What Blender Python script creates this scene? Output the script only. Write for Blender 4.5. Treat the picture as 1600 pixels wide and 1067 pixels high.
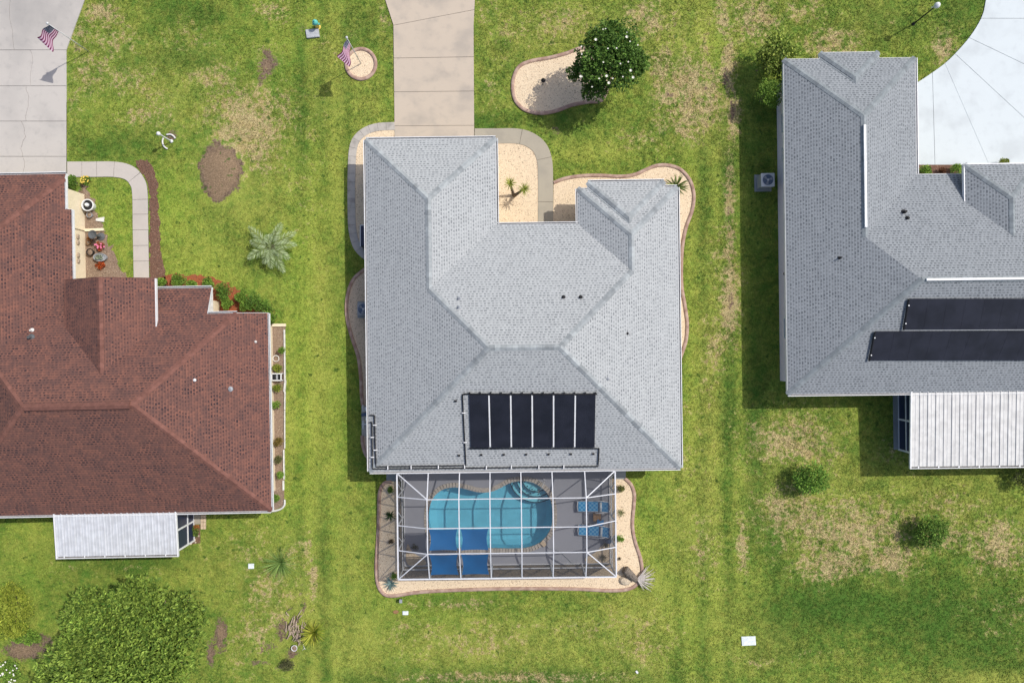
import bpy, bmesh, math, random
import numpy as np
from mathutils import Vector, Matrix
from mathutils.geometry import tessellate_polygon

# ------------------------------------------------------------------ camera, sky, sun, exposure
scene = bpy.context.scene
for o in list(bpy.data.objects): bpy.data.objects.remove(o)
random.seed(7); RNG = np.random.default_rng(11)
H = 42.0                      # drone height above the lawn
S = 26.0                      # photo pixels per metre on the ground
cam = bpy.data.cameras.new('drone_camera'); camo = bpy.data.objects.new('drone_camera', cam)
scene.collection.objects.link(camo); camo.location = (0, 0, H); camo.rotation_euler = (0, 0, 0)
cam.sensor_width = 36; cam.lens = 18.0 / (800.0 / S / H); cam.clip_start = .5; cam.clip_end = 3000
scene.camera = camo
SUN = Vector((1.69, .94, 2.55)).normalized()
w = bpy.data.worlds.new('World'); scene.world = w; w.use_nodes = True
wn = w.node_tree.nodes; wl = w.node_tree.links
sky = wn.new('ShaderNodeTexSky'); sky.sky_type = 'NISHITA'; sky.sun_disc = False
sky.sun_elevation = math.asin(SUN.z); sky.sun_rotation = math.atan2(SUN.x, SUN.y); sky.air_density = .8; sky.dust_density = 2.6; sky.ozone_density = .6
wl.new(sky.outputs[0], wn['Background'].inputs[0]); wn['Background'].inputs[1].default_value = .15
sl = bpy.data.lights.new('sun', 'SUN'); sl.energy = 3.3; sl.angle = math.radians(.6); sl.color = (1, .955, .88)
so = bpy.data.objects.new('sun', sl); scene.collection.objects.link(so)
so.rotation_euler = (-SUN).to_track_quat('-Z', 'Y').to_euler(); so.location = SUN * 60
scene.view_settings.view_transform = 'Standard'; scene.view_settings.look = 'None'
scene.view_settings.exposure = 0.0; scene.view_settings.gamma = 1.0
scene.render.engine = 'CYCLES'; scene.cycles.max_bounces = 8; scene.cycles.transparent_max_bounces = 16

# ------------------------------------------------------------------ helpers
def P(px, py, z=0.0):
    s = (H - z) / H / S
    return Vector(((px - 800) * s, (533.5 - py) * s, z))
def rot2(x, y, a):
    return x * math.cos(a) - y * math.sin(a), x * math.sin(a) + y * math.cos(a)
COL = scene.collection
ORG = {}
def link(o): COL.objects.link(o); return o
def tag(o, label=None, cat=None, group=None, kind=None):
    if label: o['label'] = label
    if cat: o['category'] = cat
    if group: o['group'] = group
    if kind: o['kind'] = kind
    return o
def thing(name, label, cat, loc=(0, 0, 0), rotz=0.0, group=None, kind=None, org=None):
    o = link(bpy.data.objects.new(name, None)); o.location = loc; o.rotation_euler = (0, 0, rotz)
    o.empty_display_size = .3
    ORG[o.name] = Vector(loc) if org is None else Vector(org)
    return tag(o, label, cat, group, kind)
class MB:
    def __init__(s): s.v = []; s.f = []; s.uv = None
    def poly(s, pts):
        b = len(s.v); s.v += [tuple(p) for p in pts]; s.f.append(tuple(range(b, b + len(pts)))); return s
    def faces(s, vs, fs):
        b = len(s.v); s.v += [tuple(p) for p in vs]; s.f += [tuple(i + b for i in f) for f in fs]; return s
    def box(s, c, d, rz=0.0, M=None):
        vs = []
        for sx, sy, sz in [(-1,-1,-1),(1,-1,-1),(1,1,-1),(-1,1,-1),(-1,-1,1),(1,-1,1),(1,1,1),(-1,1,1)]:
            x, y = rot2(sx*d[0]/2, sy*d[1]/2, rz); p = Vector((x, y, sz*d[2]/2))
            if M: p = M @ p
            vs.append(Vector(c) + p)
        return s.faces(vs, [(3,2,1,0),(4,5,6,7),(0,1,5,4),(1,2,6,5),(2,3,7,6),(3,0,4,7)])
    def prism(s, poly, z0, z1, bottom=False):
        a = sum(poly[i][0]*poly[(i+1)%len(poly)][1]-poly[(i+1)%len(poly)][0]*poly[i][1] for i in range(len(poly)))
        if a < 0: poly = poly[::-1]
        n = len(poly); vs = [(p[0], p[1], z1) for p in poly] + [(p[0], p[1], z0) for p in poly]
        fs = [tuple(range(n))] + [(i, n+i, n+(i+1)%n, (i+1)%n) for i in range(n)]
        if bottom: fs.append(tuple(range(2*n-1, n-1, -1)))
        return s.faces(vs, fs)
    def slab4(s, c, t):     # 4 corners (ccw from above), thickened downwards along the normal by t
        c = [Vector(p) for p in c]; n = (c[1]-c[0]).cross(c[2]-c[0]).normalized()
        if n.z < 0: c = c[::-1]; n = -n
        vs = c + [p - n*t for p in c]
        return s.faces(vs, [(0,1,2,3),(7,6,5,4)] + [(i, 4+i, 4+(i+1)%4, (i+1)%4) for i in range(4)])
    def bar(s, a, b, wd, h, up=(0,0,1)):
        a = Vector(a); b = Vector(b); d = (b-a).normalized(); u = Vector(up)
        if abs(d.dot(u)) > .98: u = Vector((1, 0, 0))
        sd = d.cross(u).normalized()*wd/2; u2 = sd.cross(d).normalized()*h/2
        vs = [a-sd-u2, a+sd-u2, a+sd+u2, a-sd+u2, b-sd-u2, b+sd-u2, b+sd+u2, b-sd+u2]
        return s.faces(vs, [(0,1,2,3),(7,6,5,4),(1,0,4,5),(2,1,5,6),(3,2,6,7),(0,3,7,4)])
    def tube(s, pts, r, n=8, cap=True):
        pts = [Vector(p) for p in pts]; rr = r if hasattr(r, '__len__') else [r]*len(pts)
        vs = []; prev = None
        for i, p in enumerate(pts):
            d = (pts[min(i+1, len(pts)-1)] - pts[max(i-1, 0)]).normalized()
            if prev is None: u = d.orthogonal().normalized()
            else:
                u = prev - d*prev.dot(d); u = u.normalized() if u.length > 1e-6 else d.orthogonal().normalized()
            prev = u; v = d.cross(u)
            for k in range(n):
                a = 2*math.pi*k/n; vs.append(p + (u*math.cos(a)+v*math.sin(a))*rr[i])
        fs = [(i*n+k, i*n+(k+1)%n, (i+1)*n+(k+1)%n, (i+1)*n+k) for i in range(len(pts)-1) for k in range(n)]
        if cap: fs += [tuple(range(n-1, -1, -1)), tuple(range((len(pts)-1)*n, len(pts)*n))]
        return s.faces(vs, fs)
    def lathe(s, c, prof, n=20, sx=1.0, sy=1.0):
        c = Vector(c); vs = []
        for r, z in prof:
            for k in range(n):
                a = 2*math.pi*k/n; vs.append(c + Vector((r*sx*math.cos(a), r*sy*math.sin(a), z)))
        fs = [(i*n+k, i*n+(k+1)%n, (i+1)*n+(k+1)%n, (i+1)*n+k) for i in range(len(prof)-1) for k in range(n)]
        if prof[0][0] > 1e-4: fs.append(tuple(range(n-1, -1, -1)))
        if prof[-1][0] > 1e-4: fs.append(tuple(range((len(prof)-1)*n, len(prof)*n)))
        return s.faces(vs, fs)
    def build(s, name, mat, parent=None, smooth=False, org=None, bevel=0):
        o3 = Vector(org) if org is not None else (ORG.get(parent.name, Vector()) if parent else Vector())
        me = bpy.data.meshes.new(name); me.from_pydata([Vector(v)-o3 for v in s.v], [], s.f); me.update()
        if smooth: me.polygons.foreach_set('use_smooth', [True]*len(me.polygons))
        me.materials.append(mat)
        o = link(bpy.data.objects.new(name, me)); o.parent = parent
        if org is not None and parent is None: o.location = o3
        ORG[o.name] = o3
        if bevel:
            m = o.modifiers.new('bevel', 'BEVEL'); m.width = bevel; m.segments = 2; m.limit_method = 'ANGLE'
        return o
def inst(me, name, parent, loc, rz=0.0, scale=None):
    o = link(bpy.data.objects.new(name, me)); o.parent = parent
    o.location = Vector(loc) - (ORG.get(parent.name, Vector()) if parent else Vector()); o.rotation_euler = (0, 0, rz)
    if scale: o.scale = scale
    return o
def mesh_only(mb, name, mat, smooth=False):
    me = bpy.data.meshes.new(name); me.from_pydata([tuple(v) for v in mb.v], [], mb.f); me.update(); me.materials.append(mat)
    if smooth: me.polygons.foreach_set('use_smooth', [True]*len(me.polygons))
    return me
def smooth_curve(pts, closed=False, n=6):
    pts = [Vector((p[0], p[1])) for p in pts]; N = len(pts); out = []
    for i in range(N if closed else N-1):
        g = lambda k: pts[k % N] if closed else pts[min(max(k, 0), N-1)]
        p0, p1, p2, p3 = g(i-1), g(i), g(i+1), g(i+2)
        for k in range(n):
            t = k/n
            out.append(.5*((2*p1)+(p2-p0)*t+(2*p0-5*p1+4*p2-p3)*t*t+(3*p1-p0-3*p2+p3)*t**3))
    if not closed: out.append(pts[-1])
    return out
def offset_curve(pts, d, closed=False):
    N = len(pts); out = []
    for i in range(N):
        a = pts[(i-1) % N] if closed or i > 0 else pts[i]; b = pts[(i+1) % N] if closed or i < N-1 else pts[i]
        t = (b-a).normalized(); out.append(pts[i] + Vector((-t.y, t.x))*d)
    return out
def G(pts): return [P(x, y).to_2d() for x, y in pts]
def clip(poly, a, b, c):     # keep a*x+b*y+c >= 0
    out = []
    for i in range(len(poly)):
        p, q = poly[i], poly[(i+1) % len(poly)]; dp = a*p[0]+b*p[1]+c; dq = a*q[0]+b*q[1]+c
        if dp >= 0: out.append(p)
        if (dp > 0 and dq < 0) or (dp < 0 and dq > 0):
            t = dp/(dp-dq); out.append((p[0]+(q[0]-p[0])*t, p[1]+(q[1]-p[1])*t))
    return out
def area(poly): return .5*sum(poly[i][0]*poly[(i+1)%len(poly)][1]-poly[(i+1)%len(poly)][0]*poly[i][1] for i in range(len(poly)))
def inside(poly, X, Y):
    r = np.zeros(X.shape, bool); n = len(poly); j = n-1
    for i in range(n):
        xi, yi = poly[i][0], poly[i][1]; xj, yj = poly[j][0], poly[j][1]
        c = ((yi > Y) != (yj > Y)) & (X < (xj-xi)*(Y-yi)/((yj-yi) if abs(yj-yi) > 1e-9 else 1e-9)+xi)
        r ^= c; j = i
    return r

# ------------------------------------------------------------------ materials
class N:
    def __init__(s, name):
        s.m = bpy.data.materials.new(name); s.m.use_nodes = True; s.t = s.m.node_tree; s.b = s.t.nodes['Principled BSDF']
    def new(s, k, **kw):
        n = s.t.nodes.new(k)
        for a, v in kw.items(): setattr(n, a, v)
        return n
    def l(s, a, b): s.t.links.new(a, b)
    def val(s, x, sock):
        if isinstance(x, (int, float)): sock.default_value = x
        else: s.l(x, sock)
    def math(s, op, a, b=0.0, c=None, clampv=False):
        n = s.new('ShaderNodeMath', operation=op, use_clamp=clampv); s.val(a, n.inputs[0]); s.val(b, n.inputs[1])
        if c is not None: s.val(c, n.inputs[2])
        return n.outputs[0]
    def mix(s, f, a, b, blend='MIX'):
        n = s.new('ShaderNodeMix', data_type='RGBA', blend_type=blend); s.val(f, n.inputs[0])
        for x, i in ((a, 6), (b, 7)):
            if isinstance(x, tuple): n.inputs[i].default_value = (*x[:3], 1)
            else: s.l(x, n.inputs[i])
        return n.outputs[2]
    def noise(s, vec, scale, detail=3.0, rough=.55, dist=0.0, out=0):
        n = s.new('ShaderNodeTexNoise'); n.inputs['Scale'].default_value = scale; n.inputs['Detail'].default_value = detail
        n.inputs['Roughness'].default_value = rough; n.inputs['Distortion'].default_value = dist
        if vec is not None: s.l(vec, n.inputs['Vector'])
        return n.outputs[out]
    def ramp(s, f, lo, hi):
        n = s.new('ShaderNodeMapRange', interpolation_type='SMOOTHSTEP'); s.val(f, n.inputs[0]); s.val(lo, n.inputs[1]); s.val(hi, n.inputs[2]); return n.outputs[0]
    def pos(s):
        return s.new('ShaderNodeNewGeometry').outputs['Position']
    def bump(s, h, strength=.3, dist=.02):
        n = s.new('ShaderNodeBump'); n.inputs['Strength'].default_value = strength; n.inputs['Distance'].default_value = dist
        s.l(h, n.inputs['Height']); s.l(n.outputs[0], s.b.inputs['Normal'])
    def set(s, col=None, rough=.8, metal=0.0, spec=.3):
        if col is not None:
            if isinstance(col, tuple): s.b.inputs['Base Color'].default_value = (*col[:3], 1)
            else: s.l(col, s.b.inputs['Base Color'])
        s.val(rough, s.b.inputs['Roughness']); s.b.inputs['Metallic'].default_value = metal; s.b.inputs['Specular IOR Level'].default_value = spec
        return s.m
def plain(name, col, rough=.7, var=.12, scale=6.0, metal=0.0, spec=.3, bump=0.0):
    n = N(name); f = n.noise(n.pos(), scale, 4.0)
    d = tuple(c*(1-var) for c in col); u = tuple(min(1, c*(1+var)) for c in col)
    m = n.set(n.mix(n.ramp(f, .3, .7), d, u), rough, metal, spec)
    if bump: n.bump(n.noise(n.pos(), scale*6, 3.0), bump, .01)
    return m
def concrete(name, c, stain, amount, sc=1.0):
    n = N(name); p = n.pos(); big = n.noise(p, .55*sc, 4.0, .5, .15); mid = n.noise(p, 2.2, 5.0, .65); fine = n.noise(p, 40, 3.0)
    col = n.mix(n.math('MULTIPLY', n.ramp(big, .45, .72), amount), c, stain)
    col = n.mix(n.math('MULTIPLY', n.ramp(mid, .5, .75), amount*.5), col, stain)
    col = n.mix(.10, col, n.mix(fine, (.0, .0, .0), (1, 1, 1)), 'OVERLAY')
    n.bump(fine, .12, .004); return n.set(col, .88, 0, .2)
def shingle(name, light, dark, dash, mixlow=.25, tone=.35, patchy=False):
    n = N(name); uv = n.new('ShaderNodeUVMap'); uv.uv_map = 'UVMap'
    sp = n.new('ShaderNodeSeparateXYZ'); n.l(uv.outputs[0], sp.inputs[0])
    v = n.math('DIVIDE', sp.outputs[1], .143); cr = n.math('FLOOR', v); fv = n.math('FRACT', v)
    wn1 = n.new('ShaderNodeTexWhiteNoise', noise_dimensions='1D'); n.l(cr, wn1.inputs['W'])
    u = n.math('ADD', n.math('DIVIDE', sp.outputs[0], .215), n.math('MULTIPLY', wn1.outputs[0], 9.0)); tb = n.math('FLOOR', u); fu = n.math('FRACT', u)
    cb = n.new('ShaderNodeCombineXYZ'); n.l(tb, cb.inputs[0]); n.l(cr, cb.inputs[1])
    wn2 = n.new('ShaderNodeTexWhiteNoise', noise_dimensions='2D'); n.l(cb.outputs[0], wn2.inputs['Vector'])
    r = wn2.outputs[0]; sc = n.new('ShaderNodeSeparateColor'); n.l(wn2.outputs[1], sc.inputs[0])
    base = n.mix(n.math('MULTIPLY', r, tone), light, dark)
    wdt = n.math('ADD', n.math('MULTIPLY', sc.outputs[1], .40), .38)
    m1 = n.math('LESS_THAN', fu, wdt); m2 = n.math('LESS_THAN', fv, .60)
    dm = n.math('MULTIPLY', n.math('MULTIPLY', m1, m2), n.math('ADD', n.math('MULTIPLY', sc.outputs[2], .65), .35))
    if patchy: dm = n.math('MULTIPLY', dm, n.math('ADD', n.math('MULTIPLY', n.ramp(n.noise(uv.outputs[0], 1.0, 4.0, .65), .42, .58), .60), .48), clampv=True)
    base = n.mix(dm, base, dash)
    base = n.mix(n.math('MULTIPLY', n.math('LESS_THAN', fv, .16), .40), base, dash)  # course-edge shadow line put into the colour, like the shade bands printed on shingles
    p = n.pos(); big = n.noise(p, .35, 4.0, .6); mid = n.noise(uv.outputs[0], 1.6, 4.0, .6)
    base = n.mix(n.math('MULTIPLY', n.ramp(mid, .42, .75), mixlow), base, dark)
    base = n.mix(n.math('MULTIPLY', n.ramp(big, .4, .7), .16), base, light)
    mpn = n.new('ShaderNodeMapping'); mpn.inputs['Scale'].default_value = (2.6, .22, 1); n.l(uv.outputs[0], mpn.inputs[0]); stk = n.noise(mpn.outputs[0], 1.0, 5.0, .65)
    base = n.mix(n.math('MULTIPLY', n.ramp(stk, .50, .78), .38), base, dark)
    blot = n.noise(p, 1.1, 6.0, .7, .4); base = n.mix(n.math('MULTIPLY', n.ramp(blot, .56, .74), .28), base, dash)
    h = n.math('ADD', n.math('MULTIPLY', n.math('SUBTRACT', 1.0, fv), .6), n.math('MULTIPLY', n.math('SUBTRACT', 1.0, n.math('MULTIPLY', m1, m2)), .4))
    n.bump(h, .35, .008); return n.set(base, .92, 0, .15)
M = {}
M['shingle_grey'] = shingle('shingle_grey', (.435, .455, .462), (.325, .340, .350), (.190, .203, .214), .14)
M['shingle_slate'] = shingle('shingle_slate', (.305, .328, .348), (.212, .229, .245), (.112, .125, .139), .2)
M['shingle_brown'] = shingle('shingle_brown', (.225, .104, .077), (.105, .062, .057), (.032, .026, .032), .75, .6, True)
CAPS = {'grey': [plain('cap_grey%d' % i, c, .9, .12, 5) for i, c in enumerate([(.305,.33,.342), (.25,.271,.283), (.36,.389,.40)])],
        'slate': [plain('cap_slate%d' % i, c, .9, .12, 5) for i, c in enumerate([(.232,.260,.275), (.205,.229,.243), (.255,.284,.30)])],
        'brown': [plain('cap_brown%d' % i, c, .9, .15, 5) for i, c in enumerate([(.185,.085,.066), (.160,.074,.058), (.205,.095,.074)])]}
M['white'] = plain('white_aluminium', (.74, .75, .76), .45, .05, 3, spec=.4)
M['cage'] = plain('cage_aluminium', (.64, .655, .69), .5, .06, 3)
M['white_dirty'] = plain('weathered_white', (.66, .65, .62), .6, .15, 5)
M['gutter_in'] = plain('gutter_inside', (.16, .155, .15), .9, .35, 9)
M['cream'] = plain('cream_stucco', (.78, .68, .50), .85, .05, 8, bump=.2)
M['lilac'] = plain('pale_lilac_stucco', (.80, .74, .785), .85, .04, 8, bump=.2)
M['offwhite'] = plain('offwhite_stucco', (.62, .58, .52), .85, .06, 8, bump=.2)
M['conc_tan'] = concrete('concrete_tan', (.52, .445, .36), (.37, .33, .285), .75)
M['conc_walk'] = concrete('concrete_walk', (.40, .36, .285), (.30, .275, .23), .5)
M['conc_grey'] = concrete('concrete_grey', (.50, .47, .435), (.30, .29, .28), .7, .4)
M['conc_left'] = concrete('concrete_left_walk', (.50, .46, .42), (.40, .37, .34), .4)
M['conc_white'] = concrete('painted_concrete', (.60, .655, .675), (.48, .52, .54), .6)
M['conc_pad'] = concrete('concrete_pad', (.30, .32, .32), (.22, .235, .24), .5)
M['stamped'] = concrete('stamped_grey', (.46, .43, .39), (.25, .235, .215), .8, 3.0)
M['deck'] = concrete('deck_paint', (.345, .352, .388), (.295, .30, .33), .4)
M['crack'] = plain('joint_dark', (.10, .085, .07), .95)
n = N('kerb'); f = n.noise(n.pos(), 3.0, 5.0); M['kerb'] = n.set(n.mix(n.ramp(f, .3, .7), (.31, .195, .155), (.48, .35, .28)), .9); n.bump(n.noise(n.pos(), 30, 3), .3, .01)
def gravelmat(name, a, b, c):
    n = N(name); p = n.pos(); vo = n.new('ShaderNodeTexVoronoi', feature='F1'); vo.inputs['Scale'].default_value = 24; n.l(p, vo.inputs['Vector'])
    sc = n.new('ShaderNodeSeparateColor'); n.l(vo.outputs['Color'], sc.inputs[0])
    col = n.mix(sc.outputs[0], a, b); col = n.mix(n.math('GREATER_THAN', sc.outputs[1], .94), col, c)
    big = n.noise(p, .8, 4.0); col = n.mix(n.math('MULTIPLY', n.ramp(big, .5, .75), .3), col, b)
    n.bump(n.math('SUBTRACT', 1.0, vo.outputs['Distance']), .5, .03); return n.set(col, .95, 0, .1)
M['gravel'] = gravelmat('tan_gravel', (.80, .66, .47), (.66, .52, .36), (.40, .30, .21))
M['gravel_old'] = gravelmat('old_gravel', (.72, .58, .42), (.54, .42, .30), (.30, .23, .17))
M['mulch'] = gravelmat('brown_mulch', (.21, .115, .08), (.13, .08, .06), (.29, .20, .14))
M['mulch_red'] = gravelmat('red_mulch', (.37, .115, .048), (.27, .095, .048), (.20, .11, .07))
M['soil'] = gravelmat('bare_soil', (.30, .22, .165), (.21, .15, .11), (.38, .30, .22))
M['solar'] = plain('solar_mat', (.015, .016, .024), .42, .3, 1.2, spec=.45)
M['pipe'] = plain('black_pipe', (.012, .012, .014), .5, .2)
M['black'] = plain('black_metal', (.02, .02, .022), .6)
M['grey_metal'] = plain('grey_metal', (.30, .32, .35), .5, .08, spec=.4)
M['light_metal'] = plain('light_grey_metal', (.58, .59, .60), .5, .06, spec=.4)
M['bath'] = plain('dark_stone', (.10, .108, .115), .8, .2)
M['navy'] = plain('navy_panel', (.02, .03, .07), .3, .1, spec=.5)
M['bluefan'] = plain('fan_blue', (.07, .11, .19), .5)
M['dark'] = plain('dark_opening', (.015, .016, .02), .4)
M['glass'] = plain('window_glass', (.03, .04, .055), .08, .1, spec=.6)
M['shade'] = plain('blue_shade_cloth', (.004, .16, .43), .65, .08, 1.2, bump=.15)
M['towel'] = plain('blue_towel', (.03, .25, .56), .9, .2, 20)
M['coping'] = plain('coping_brick', (.50, .45, .39), .9, .15, 14)
M['plaster'] = plain('pool_plaster', (.37, .68, .80), .8, .06, 1.5)
M['step_pl'] = plain('step_plaster', (.50, .78, .84), .8, .06, 2)
M['tile'] = plain('dark_tile', (.02, .05, .085), .4)
M['bark'] = plain('bark', (.15, .115, .085), .95, .4, 12, bump=.6)
M['stem'] = plain('green_stem', (.16, .20, .08), .9, .3)
M['deadwood'] = plain('dead_wood', (.40, .32, .245), .95, .35, 18, bump=.4)
M['dry_frond'] = plain('dry_frond', (.47, .43, .40), .95, .25, 18)
M['log'] = plain('palm_log', (.17, .145, .12), .95, .5, 14, bump=.6)
M['stone'] = plain('beige_stone', (.55, .46, .34), .9, .2, 9, bump=.3)
M['wicker'] = plain('wicker', (.30, .175, .085), .8, .25, 22, bump=.4)
M['terracotta'] = plain('terracotta', (.42, .17, .08), .85, .15)
M['teal'] = plain('teal_paint', (.12, .50, .46), .5, .1)
M['yellow'] = plain('yellow_paint', (.72, .52, .10), .5, .1)
M['red'] = plain('red_flower', (.50, .06, .03), .8, .2, 15)
M['pink'] = plain('pink_flower', (.65, .18, .30), .8, .2, 15)
M['petal'] = plain('white_petal', (.80, .78, .68), .8, .06, 15)
M['lid'] = plain('utility_lid', (.42, .44, .46), .8, .15, 8)
M['lid_white'] = plain('utility_lid_white', (.68, .74, .76), .8, .12, 8)
M['brick_pv'] = plain('beige_brick', (.60, .47, .33), .9, .12, 9)
M['pan'] = plain('white_pan_roof', (.60, .60, .585), .5, .10, 2.5, spec=.35)
M['pan_blue'] = plain('pale_pan_roof', (.53, .555, .595), .5, .10, 2.5, spec=.35)
# weathered streaks on the two pan roofs
for k in ('pan', 'pan_blue'):
    m_ = M[k]; t_ = m_.node_tree; b_ = t_.nodes['Principled BSDF']; src = b_.inputs['Base Color'].links[0].from_socket
    geo = t_.nodes.new('ShaderNodeNewGeometry'); mp = t_.nodes.new('ShaderNodeMapping'); mp.inputs['Scale'].default_value = (5, .35, 1)
    nz = t_.nodes.new('ShaderNodeTexNoise'); nz.inputs['Scale'].default_value = 1.6; nz.inputs['Detail'].default_value = 5
    mr = t_.nodes.new('ShaderNodeMapRange'); mr.inputs[1].default_value = .5; mr.inputs[2].default_value = .8; mr.inputs[4].default_value = .4
    mx = t_.nodes.new('ShaderNodeMix'); mx.data_type = 'RGBA'; mx.inputs[7].default_value = (.36, .36, .36, 1)
    t_.links.new(geo.outputs['Position'], mp.inputs[0]); t_.links.new(mp.outputs[0], nz.inputs['Vector']); t_.links.new(nz.outputs[0], mr.inputs[0])
    t_.links.new(mr.outputs[0], mx.inputs[0]); t_.links.new(src, mx.inputs[6]); t_.links.new(mx.outputs[2], b_.inputs['Base Color'])
# insect screen: fine dark weave, mostly see-through
def screenmat(name, dens, col):
    n = N(name); tr = n.new('ShaderNodeBsdfTransparent'); mx = n.new('ShaderNodeMixShader'); mx.inputs[0].default_value = dens
    n.set(col, .9, 0, .1); out = n.t.nodes['Material Output']
    n.l(tr.outputs[0], mx.inputs[1]); n.l(n.b.outputs[0], mx.inputs[2]); n.l(mx.outputs[0], out.inputs[0]); return n.m
M['screen'] = screenmat('insect_screen', .33, (.06, .06, .065))
M['screen_wall'] = screenmat('insect_screen_wall', .60, (.03, .03, .034))
n = N('pool_water'); tr = n.new('ShaderNodeBsdfTransparent'); tr.inputs[0].default_value = (.66, .91, .96, 1)
gl = n.new('ShaderNodeBsdfGlossy'); gl.inputs['Roughness'].default_value = .03; fr = n.new('ShaderNodeFresnel'); fr.inputs[0].default_value = 1.33
mx = n.new('ShaderNodeMixShader'); bp = n.new('ShaderNodeBump'); bp.inputs['Strength'].default_value = .15; bp.inputs['Distance'].default_value = .03
n.l(n.noise(n.pos(), 3.0, 2.0), bp.inputs['Height']); n.l(bp.outputs[0], gl.inputs['Normal']); n.l(bp.outputs[0], fr.inputs['Normal'])
n.l(fr.outputs[0], mx.inputs[0]); n.l(tr.outputs[0], mx.inputs[1]); n.l(gl.outputs[0], mx.inputs[2]); n.l(mx.outputs[0], n.t.nodes['Material Output'].inputs[0]); M['water'] = n.m
# foliage reads its own leaf colour
n = N('leaf'); at = n.new('ShaderNodeAttribute'); at.attribute_name = 'tint'; n.set(at.outputs['Color'], .6, 0, .18)
tl = n.new('ShaderNodeBsdfTranslucent'); n.l(at.outputs['Color'], tl.inputs[0]); mx = n.new('ShaderNodeMixShader'); mx.inputs[0].default_value = .22
n.l(n.b.outputs[0], mx.inputs[1]); n.l(tl.outputs[0], mx.inputs[2]); n.l(mx.outputs[0], n.t.nodes['Material Output'].inputs[0]); M['leaf'] = n.m
# checked blue fabric (object space)
n = N('blue_check'); tc = n.new('ShaderNodeTexCoord'); ck = n.new('ShaderNodeTexChecker'); ck.inputs['Scale'].default_value = 8.0
ck.inputs[1].default_value = (.02, .25, .55, 1); ck.inputs[2].default_value = (.15, .43, .66, 1); n.l(tc.outputs['Object'], ck.inputs[0])
M['check'] = n.set(ck.outputs[0], .85)
# flag cloth: thirteen stripes and a canton with white dots, from UV
n = N('flag_cloth'); uvn = n.new('ShaderNodeUVMap'); uvn.uv_map = 'UVMap'; sp = n.new('ShaderNodeSeparateXYZ'); n.l(uvn.outputs[0], sp.inputs[0])
st = n.math('GREATER_THAN', n.math('MODULO', n.math('MULTIPLY', sp.outputs[1], 13.0), 2.0), 1.0)
col = n.mix(st, (.19, .025, .09), (.72, .50, .62))
can = n.math('MULTIPLY', n.math('LESS_THAN', sp.outputs[0], .4), n.math('GREATER_THAN', sp.outputs[1], 6/13))
du = n.math('SUBTRACT', n.math('FRACT', n.math('MULTIPLY', sp.outputs[0], 20.0)), .5); dv = n.math('SUBTRACT', n.math('FRACT', n.math('MULTIPLY', sp.outputs[1], 14.0)), .5)
star = n.math('LESS_THAN', n.math('ADD', n.math('MULTIPLY', du, du), n.math('MULTIPLY', dv, dv)), .06)
col = n.mix(can, col, n.mix(star, (.02, .03, .10), (.7, .7, .72))); M['flag'] = n.set(col, .8)
n.b.inputs['Transmission Weight'].default_value = 0

# ------------------------------------------------------------------ lawn (one sheet to the horizon)
def blobs(lst, X, Y):
    r = np.zeros(X.shape)
    for px, py, rx, ry, s in lst:
        p = P(px, py); r = np.maximum(r, s*np.exp(-(((X-p.x)*S/rx)**2+((Y-p.y)*S/ry)**2)))
    return r
DRY = [(140,110,40,60,.62),(230,180,60,30,.6),(180,60,50,40,.6),(290,60,60,40,.45),(330,120,50,40,.6),(440,180,40,60,.6),(420,930,60,60,.62),(400,990,40,50,.6),(450,870,40,40,.55),(380,860,60,30,.5),(1090,170,60,60,.85),(1140,380,14,60,.8),(1120,540,26,60,.7),(1110,600,20,60,.5),(880,30,80,30,.6),(1060,40,40,40,.5),(790,60,30,50,.5),(640,985,60,26,.5),(1000,880,30,50,.35),(385,200,75,85,.95),(350,140,60,40,.6),(420,95,30,30,.6),(430,20,45,30,.6),(160,20,45,28,.75),(125,60,20,45,.7),(200,125,70,40,.62),(115,160,18,40,.5),
 (250,150,50,30,.45),(860,45,110,40,.52),(760,20,30,40,.45),(770,140,25,40,.5),(1010,30,45,40,.75),(1035,105,28,45,.8),(1085,130,60,60,.9),(1050,150,45,30,.8),(1128,30,16,42,.85),(1138,105,18,52,1.0),(1146,180,14,42,1.05),(1112,150,26,40,.8),(1100,70,14,30,.6),(1075,190,70,45,.75),
 (1110,30,30,30,.4),(1000,215,60,30,.5),(1140,300,12,75,.85),(1140,470,22,90,.95),(1120,400,18,60,.55),(1128,420,10,200,.4),(1240,690,100,60,.78),(1330,830,140,70,.82),(1240,800,80,55,.78),
 (1300,880,80,34,.85),(1160,850,12,60,.85),(1420,700,60,40,.55),(1470,790,100,40,.55),(1390,870,60,40,.85),(1480,840,80,30,.7),(1560,850,60,60,.8),(1180,30,50,50,.8),(1300,70,60,35,.8),(1260,20,60,30,.6),(1475,70,25,40,.8),
 (1380,30,40,30,.3),(740,1000,130,45,.55),(650,1030,60,30,.4),(1000,1000,80,70,.52),(900,985,100,25,.45),(720,945,90,14,.6),(800,1058,220,12,.75),(490,905,8,45,1.0),(480,860,14,40,.6),(1100,860,50,80,.48),(1080,700,40,160,.35),
 (430,960,40,40,.6),(400,840,60,30,.4),(380,1010,40,60,.5),(200,890,60,15,.4),(105,890,40,20,.35),(480,250,40,200,.35),(600,25,10,40,.6),(520,60,60,40,.3),(1600,960,120,60,.4),(1190,1030,60,20,.5),(1260,1020,50,12,.5)]
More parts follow.
